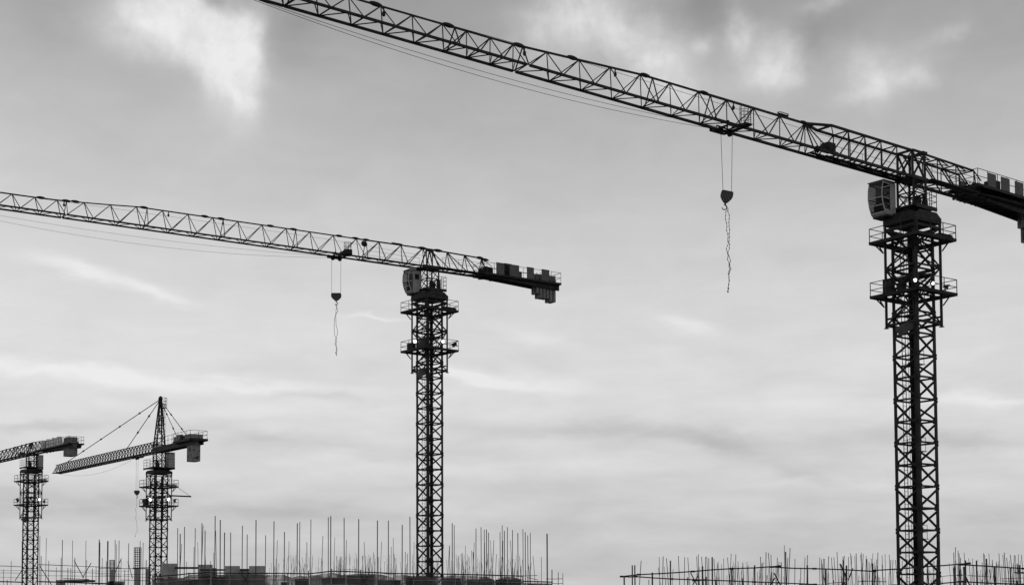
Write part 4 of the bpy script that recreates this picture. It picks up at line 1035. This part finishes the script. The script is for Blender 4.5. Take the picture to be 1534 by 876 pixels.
for (x0, y0, x1, y1) in ((506, 851.6, 545, 853.6), (560, 857, 586, 860)): ledger(scC, oC, at(x0, y0, 138), at(x1, y1, 138), .02)
for sc, o3, x, y, Y in ((scB, oB, 368, 862, 137.8), (scC, oC, 546, 864, 135.8), (scC, oC, 616, 864, 135.8), (scC, oC, 752, 868, 135.8)):
    for s in (-1, 1): ledger(sc, o3, at(x - 5 * s, y - 3, Y), at(x + 4 * s, y + 14, Y), .04)
# dark formwork standing on the deck behind the netting
for (x0, x1, yt, Y) in ((322, 336, 861, 140), (345, 372, 864, 143), (442, 462, 862, 139), (421, 432, 867, 140), (482, 516, 860, 140), (520, 560, 858, 142), (566, 600, 864, 142), (608, 652, 860, 140.5), (662, 690, 861.5, 141), (700, 740, 863, 141), (742, 780, 863, 142), (790, 822, 871.5, 140), (256, 300, 863, 143), (300, 322, 861, 142)):
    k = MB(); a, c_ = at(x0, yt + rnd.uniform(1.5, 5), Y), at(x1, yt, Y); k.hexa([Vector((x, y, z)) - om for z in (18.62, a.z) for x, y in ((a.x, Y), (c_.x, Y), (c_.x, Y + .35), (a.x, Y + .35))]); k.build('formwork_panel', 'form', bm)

def forest(b, o3, listed, extra_n, xr, Y, top_r, r_, stuff_n, zb, gauss=None):
    n = 0
    for x, y in listed:
        if n < 100: rebar(b, o3, x, y, rnd.uniform(*Y), 'bar', r_[1] * rnd.uniform(.8, 1.15), zb, rnd.uniform(-.25, .25)); n += 1
    while n < min(100, len(listed) + extra_n):
        x = rnd.uniform(*xr); rebar(b, o3, x, rnd.uniform(*top_r), rnd.uniform(*Y), 'bar', r_[0], zb, rnd.uniform(-.3, .3)); n += 1
    mb = MB()
    for _ in range(stuff_n):
        c = rnd.uniform(*xr)
        if gauss and rnd.random() < .75: c = rnd.choice(gauss) + rnd.gauss(0, 4)
        rebar(b, o3, c, rnd.uniform(*top_r) + abs(rnd.gauss(0, 5)), rnd.uniform(*Y), 'bar', r_[0] * .9, zb, rnd.uniform(-.3, .3), mb=mb)
    if stuff_n: mb.build('reinforcing_bar_cluster', 'bar', b)['kind'] = 'stuff'

forest(bm, om, shortM, 40, (400, 800), (142, 160), (826, 850), (.017, .028), 190, 18.6, [412, 438, 450, 470, 508, 512, 530, 548, 560, 598, 626, 648, 690, 703, 725, 735, 752, 770, 790])

# ======== left building with open scaffold
bl, ol, _ = slab_building('far left concrete building seen through bare scaffold rails', [(-84, 236), (-57, 236), (-57, 262), (-84, 262)], 7, 19.0, 1)
columns(bl, ol, [(x, y) for x in (-82, -75, -68, -60) for y in (238, 248, 258)], 18.8)
for (x0, x1, yt, Y) in ((201, 209, 850, 236), (164, 171, 852, 240), (84, 96, 868, 237), (218, 224, 852, 239), (160, 185, 870, 240)):
    k = MB(); a, c_ = at(x0, yt, Y), at(x1, yt, Y); k.hexa([Vector((x, y, z)) - ol for z in (19.0, a.z) for x, y in ((a.x, Y), (c_.x, Y), (c_.x, Y + .8), (a.x, Y + .8))]); k.build('column', 'concrete', bl)
k = MB(); a, c_ = at(96, 867, 234), at(132, 867, 234); k.hexa([Vector((x, y, z)) - ol for z in (a.z - .45, a.z - .1) for x, y in ((a.x, 234), (c_.x, 234), (c_.x, 238), (a.x, 238))]); k.bar(at(95, 866, 234) - ol, at(133, 867.2, 234) - ol, .25, .12); k.build('formwork_table', 'form', bl)
sl_o = at(0, 850, 233); sl_o.z = 0
sl = scaffold('open pipe scaffold with many rails below the two left cranes', sl_o)
z4 = lambda x, y: (x / 6.39, 760 + y / 6.39)
for (x0, y0, x1, y1, r_) in ((-20, 555, 215, 565, .055), (370, 543, 590, 552, .06), (575, 550, 870, 563, .05), (850, 561, 1160, 575, .055), (950, 580, 1445, 585, .05), (-20, 600, 700, 602, .03), (-20, 622, 215, 626, .035), (370, 600, 1160, 634, .04), (370, 648, 1160, 656, .035),
                             (700, 603, 1240, 606, .028), (950, 640, 1440, 668, .03), (-20, 664, 215, 668, .025), (-20, 705, 230, 713, .11), (370, 706, 900, 722, .12), (880, 722, 1170, 730, .13), (1150, 690, 1440, 700, .05), (1270, 576, 1440, 574, .09), (1180, 640, 1420, 632, .035)):
    ledger(sl, sl_o, at(*z4(x0, y0), 233), at(*z4(x1, y1), 233), r_)
for (x0, y0, x1, y1) in ((215, 590, 145, 695), (380, 555, 495, 740), (710, 505, 800, 670), (872, 528, 790, 668), (1162, 485, 1100, 625), (1224, 515, 1268, 675)):
    k = MB(); k.tube([at(*z4(x0, y0), 232) - sl_o, at(*z4(x1, y1), 233.5) - sl_o], .065, 6); k.build('brace', 'pole', sl)
polesL = [(35, 588), (108, 507), (212, 318), (382, 270), (394, 460), (444, 287), (467, 505), (540, 570), (598, 307), (586, 478), (695, 313), (717, 478), (823, 313), (830, 500), (950, 303), (957, 330), (980, 478), (1018, 510), (1030, 316), (1037, 320), (1103, 308), (1116, 350), (1140, 313), (1232, 340), (1342, 316), (1371, 333), (1400, 498), (1137, 505), (885, 580), (920, 560), (1160, 500), (650, 575), (678, 575), (1195, 590), (70, 690)]
for x, y in polesL:
    t = at(*z4(x, y), 233 + rnd.uniform(.3, 5)); k = MB(); k.tube([Vector((t.x + rnd.uniform(-.15, .15), t.y, 0)) - sl_o, t - sl_o], rnd.choice((.04, .045, .055)) if x not in (950, 1030) else .075, 6); k.build('standard', 'pole', sl)
def rebar_cage(label, x0, x1, yt, yb, Y, rungs):
    a, b = at(x0, yt, Y), at(x1, yt, Y); zb = at(x0, yb, Y).z; w = b.x - a.x; k = MB(); o3 = Vector((a.x, Y, zb))
    for i in (0, .33, .66, 1):
        for j in (0, 1): k.tube([(i * w, j * w, 0), (i * w, j * w, a.z - zb)], .06 if i in (0, 1) else .03, 5)
    for q in range(rungs + 1):
        z = (a.z - zb) * q / rungs * .985
        for p0, p1 in (((0, 0), (w, 0)), ((w, 0), (w, w)), ((w, w), (0, w)), ((0, w), (0, 0))): k.bar((*p0, z), (*p1, z), .1 if q % 2 else .07)
    o = k.build('rebar_cage', 'pole', None, o3); tag(o, label, 'rebar cage', 'column reinforcement cages')
rebar_cage('tall square reinforcement cage on a concrete column left of the pointed crane', 1285 / 6.39, 1337 / 6.39, 760 + 378 / 6.39, 850, 236.3, 9)
rebar_cage('short reinforcement cage on a column between the two left cranes', 1050 / 6.39, 1086 / 6.39, 760 + 500 / 6.39, 852.5, 240.3, 5)

# ======== right building, reinforcement forest
br, orr, _ = slab_building('right-hand concrete building bristling with thin bars round the largest crane', [(11, 103), (44, 100), (44, 128), (11, 128)], 7, 17.2, 1)
columns(br, orr, [(x, y) for x in (13, 20, 36, 42) for y in (105, 113, 121, 126)], 17.0)
z9 = [(290, 235), (420, 210), (448, 205), (472, 218), (557, 202), (603, 210), (625, 213), (688, 205), (700, 190), (724, 207), (753, 207), (762, 207), (776, 217), (813, 222), (837, 250), (883, 220), (910, 213), (937, 185), (970, 190), (985, 240), (1020, 250), (1050, 245), (1147, 207), (1155, 255), (1187, 175), (1204, 180), (1222, 192), (1268, 213), (1280, 243), (1296, 245), (1318, 125), (1360, 145), (1344, 215), (1395, 222), (1437, 285), (1467, 213), (1485, 195)]
z6 = [(75, 175), (100, 200), (130, 190), (145, 195), (205, 158), (245, 175), (280, 172), (325, 95), (410, 160), (430, 150), (490, 168), (518, 115), (537, 150), (580, 152), (600, 115), (665, 140), (673, 105), (702, 125), (745, 155), (785, 240), (815, 190), (840, 115), (895, 205), (912, 105), (972, 140), (1015, 122), (1075, 133), (1098, 210), (1130, 210), (1165, 212), (1330, 200), (1265, 220)]
z7 = [(105, 200), (180, 185), (235, 215), (485, 108), (512, 28), (550, 80), (565, 120), (590, 185), (640, 112), (710, 195), (768, 200), (835, 215), (910, 255), (932, 118), (945, 140), (1010, 125), (1060, 215), (1120, 245), (1148, 235), (1160, 120), (1218, 145), (1240, 110), (1275, 185), (1330, 140), (1390, 150), (1405, 150), (1450, 135), (1495, 140)]
listR = [(900 + x / 4.794, 790 + y / 4.794) for x, y in z9] + [(1220 + x / 9.5875, 816 + y / 9.5875) for x, y in z6] + [(1380 + x / 9.961, 816 + y / 9.961) for x, y in z7]
forest(br, orr, listR, 20, (985, 1534), (102, 122), (838, 872), (.018, .026), 230, 17.2, [1048, 1075, 1095, 1110, 1145, 1160, 1235, 1262, 1275, 1290, 1315, 1330, 1345, 1400, 1432, 1440, 1455, 1470, 1482, 1500, 1515, 1525])
def sub_scaffold(label, top, low, poles_, braces, Yp):
    P = [at(*p) for p in top]; o3 = Vector((P[0].x, P[0].y, 0)); sc = scaffold(label, o3); cpl = MB()
    for p, q in zip(P, P[1:]): ledger(sc, o3, p, q, .045)
    Lw = [at(*p) for p in low]
    for p, q in zip(Lw, Lw[1:]): ledger(sc, o3, p, q, .045)
    for x, y, r_ in poles_:
        t = at(x, y, Yp + rnd.uniform(-.5, 1.5)); k = MB(); ln = rnd.uniform(-.06, .06); k.tube([Vector((t.x + ln * 2, t.y, 0)) - o3, t - o3], r_ * 1.15, 6); k.build('standard', 'pole', sc)
    for p in P + Lw: cpl.box(lambda a, b, z: p - o3 + Vector((a, b, z)), -.13, .13, -.06, .06, -.06, .06)
    cpl.build('couplers', 'steel', sc)['kind'] = 'stuff'
    for x0, y0, x1, y1, r_ in braces:
        k = MB(); k.tube([at(x0, y0, Yp - .6) - o3, at(x1, y1, Yp - .2) - o3], r_, 6); k.build('brace', 'ledger', sc)
    return sc, o3
q9 = lambda x, y: (900 + x / 4.794, 790 + y / 4.794)
q6 = lambda x, y: (1220 + x / 9.5875, 816 + y / 9.5875)
q7 = lambda x, y: (1380 + x / 9.961, 816 + y / 9.961)
s1, os1 = sub_scaffold('angled pipe scaffold corner in open sky, left end of the right-hand building',
    [(931.5, 862.8, 95), (957, 860, 94), (1037.7, 855.3, 92), (1096, 851.1, 91), (1167, 847.3, 90)], [(934, 862.9, 95.6), (952, 862.9, 96), (1006, 866.5, 97), (1054, 868, 98), (1130, 871, 99), (1221, 874.6, 100)],
    [(*q9(226, 268), .04), (*q9(244, 268), .04), (*q9(168, 345), .045), (*q9(370, 320), .05), (*q9(500, 235), .042), (*q9(730, 275), .05), (*q9(800, 210), .045), (*q9(940, 290), .045), (*q9(1020, 362), .045), (*q9(1105, 268), .045), (*q9(625, 355), .04), (*q9(757, 350), .04), (*q9(345, 372), .022)],
    [(*q9(645, 322), *q9(690, 410), .035), (*q9(697, 342), *q9(660, 412), .035), (*q9(1245, 325), *q9(1290, 412), .045), (*q9(1250, 360), *q9(1215, 412), .045)], 94)
ledger(s1, os1, at(1037, 869, 97.5), at(*q9(740, 372), 97.3), .06)
s2, os2 = sub_scaffold('pipe scaffold run left of the largest crane mast',
    [(1156, 848.6, 92), (1220, 851.1, 92.5), (1309.5, 855.2, 94)], [(1200, 874.2, 94), (1260, 876.5, 94), (1312, 877, 94)],
    [(*q9(1327, 172), .04), (*q9(1483, 268), .045), (*q6(165, 345), .045), (*q6(753, 198), .03), (*q6(835, 260), .05), (*q6(460, 290), .05), (*q6(270, 500), .03), (*q6(865, 352), .03), (*q6(410, 205), .03)],
    [(*q6(368, 268), *q6(470, 480), .05), (*q6(553, 330), *q6(485, 500), .04)], 93.5)
for (x0, y0, x1, y1) in ((190, 548, 470, 530), (625, 522, 860, 512), (690, 512, 1035, 524)): ledger(s2, os2, at(*q6(x0, y0), 96), at(*q6(x1, y1), 96), .025)
s3, os3 = sub_scaffold('pipe scaffold run passing in front of the largest crane mast to the right edge',
    [(1309, 853.7, 93), (1380, 848.6, 91), (1451, 843.2, 89), (1440, 845.1, 89.3), (1534, 851.0, 91), (1600, 855, 92)], [(1340, 876, 92), (1380, 874.3, 91.3), (1441, 870.5, 90), (1534, 874.5, 91.5)],
    [(*q7(657, 225), .05), (*q7(825, 230), .045), (*q7(972, 200), .045), (*q7(1470, 295), .05), (*q7(503, 330), .045), (*q7(635, 320), .04), (*q7(1095, 320), .055), (*q7(1440, 285), .025), (*q7(97, 300), .04), (*q7(20, 330), .045), (*q7(228, 400), .04), (*q7(1425, 530), .05), (*q7(485, 340), .03), (*q7(1330, 330), .04)],
    [(*q7(672, 485), *q7(725, 600), .055)], 91.5)
for (x0, y0, x1, y1, r_) in ((300, 465, 540, 452, .02), (535, 448, 620, 447, .04), (690, 452, 1000, 465, .022), (1385, 410, 1534, 405, .035), (1425, 422, 1560, 418, .03), (1190, 500, 1534, 488, .02), (530, 545, 700, 545, .05), (1200, 530, 1500, 545, .02)): ledger(s3, os3, at(*q7(x0, y0), 95), at(*q7(x1, y1), 95), r_)
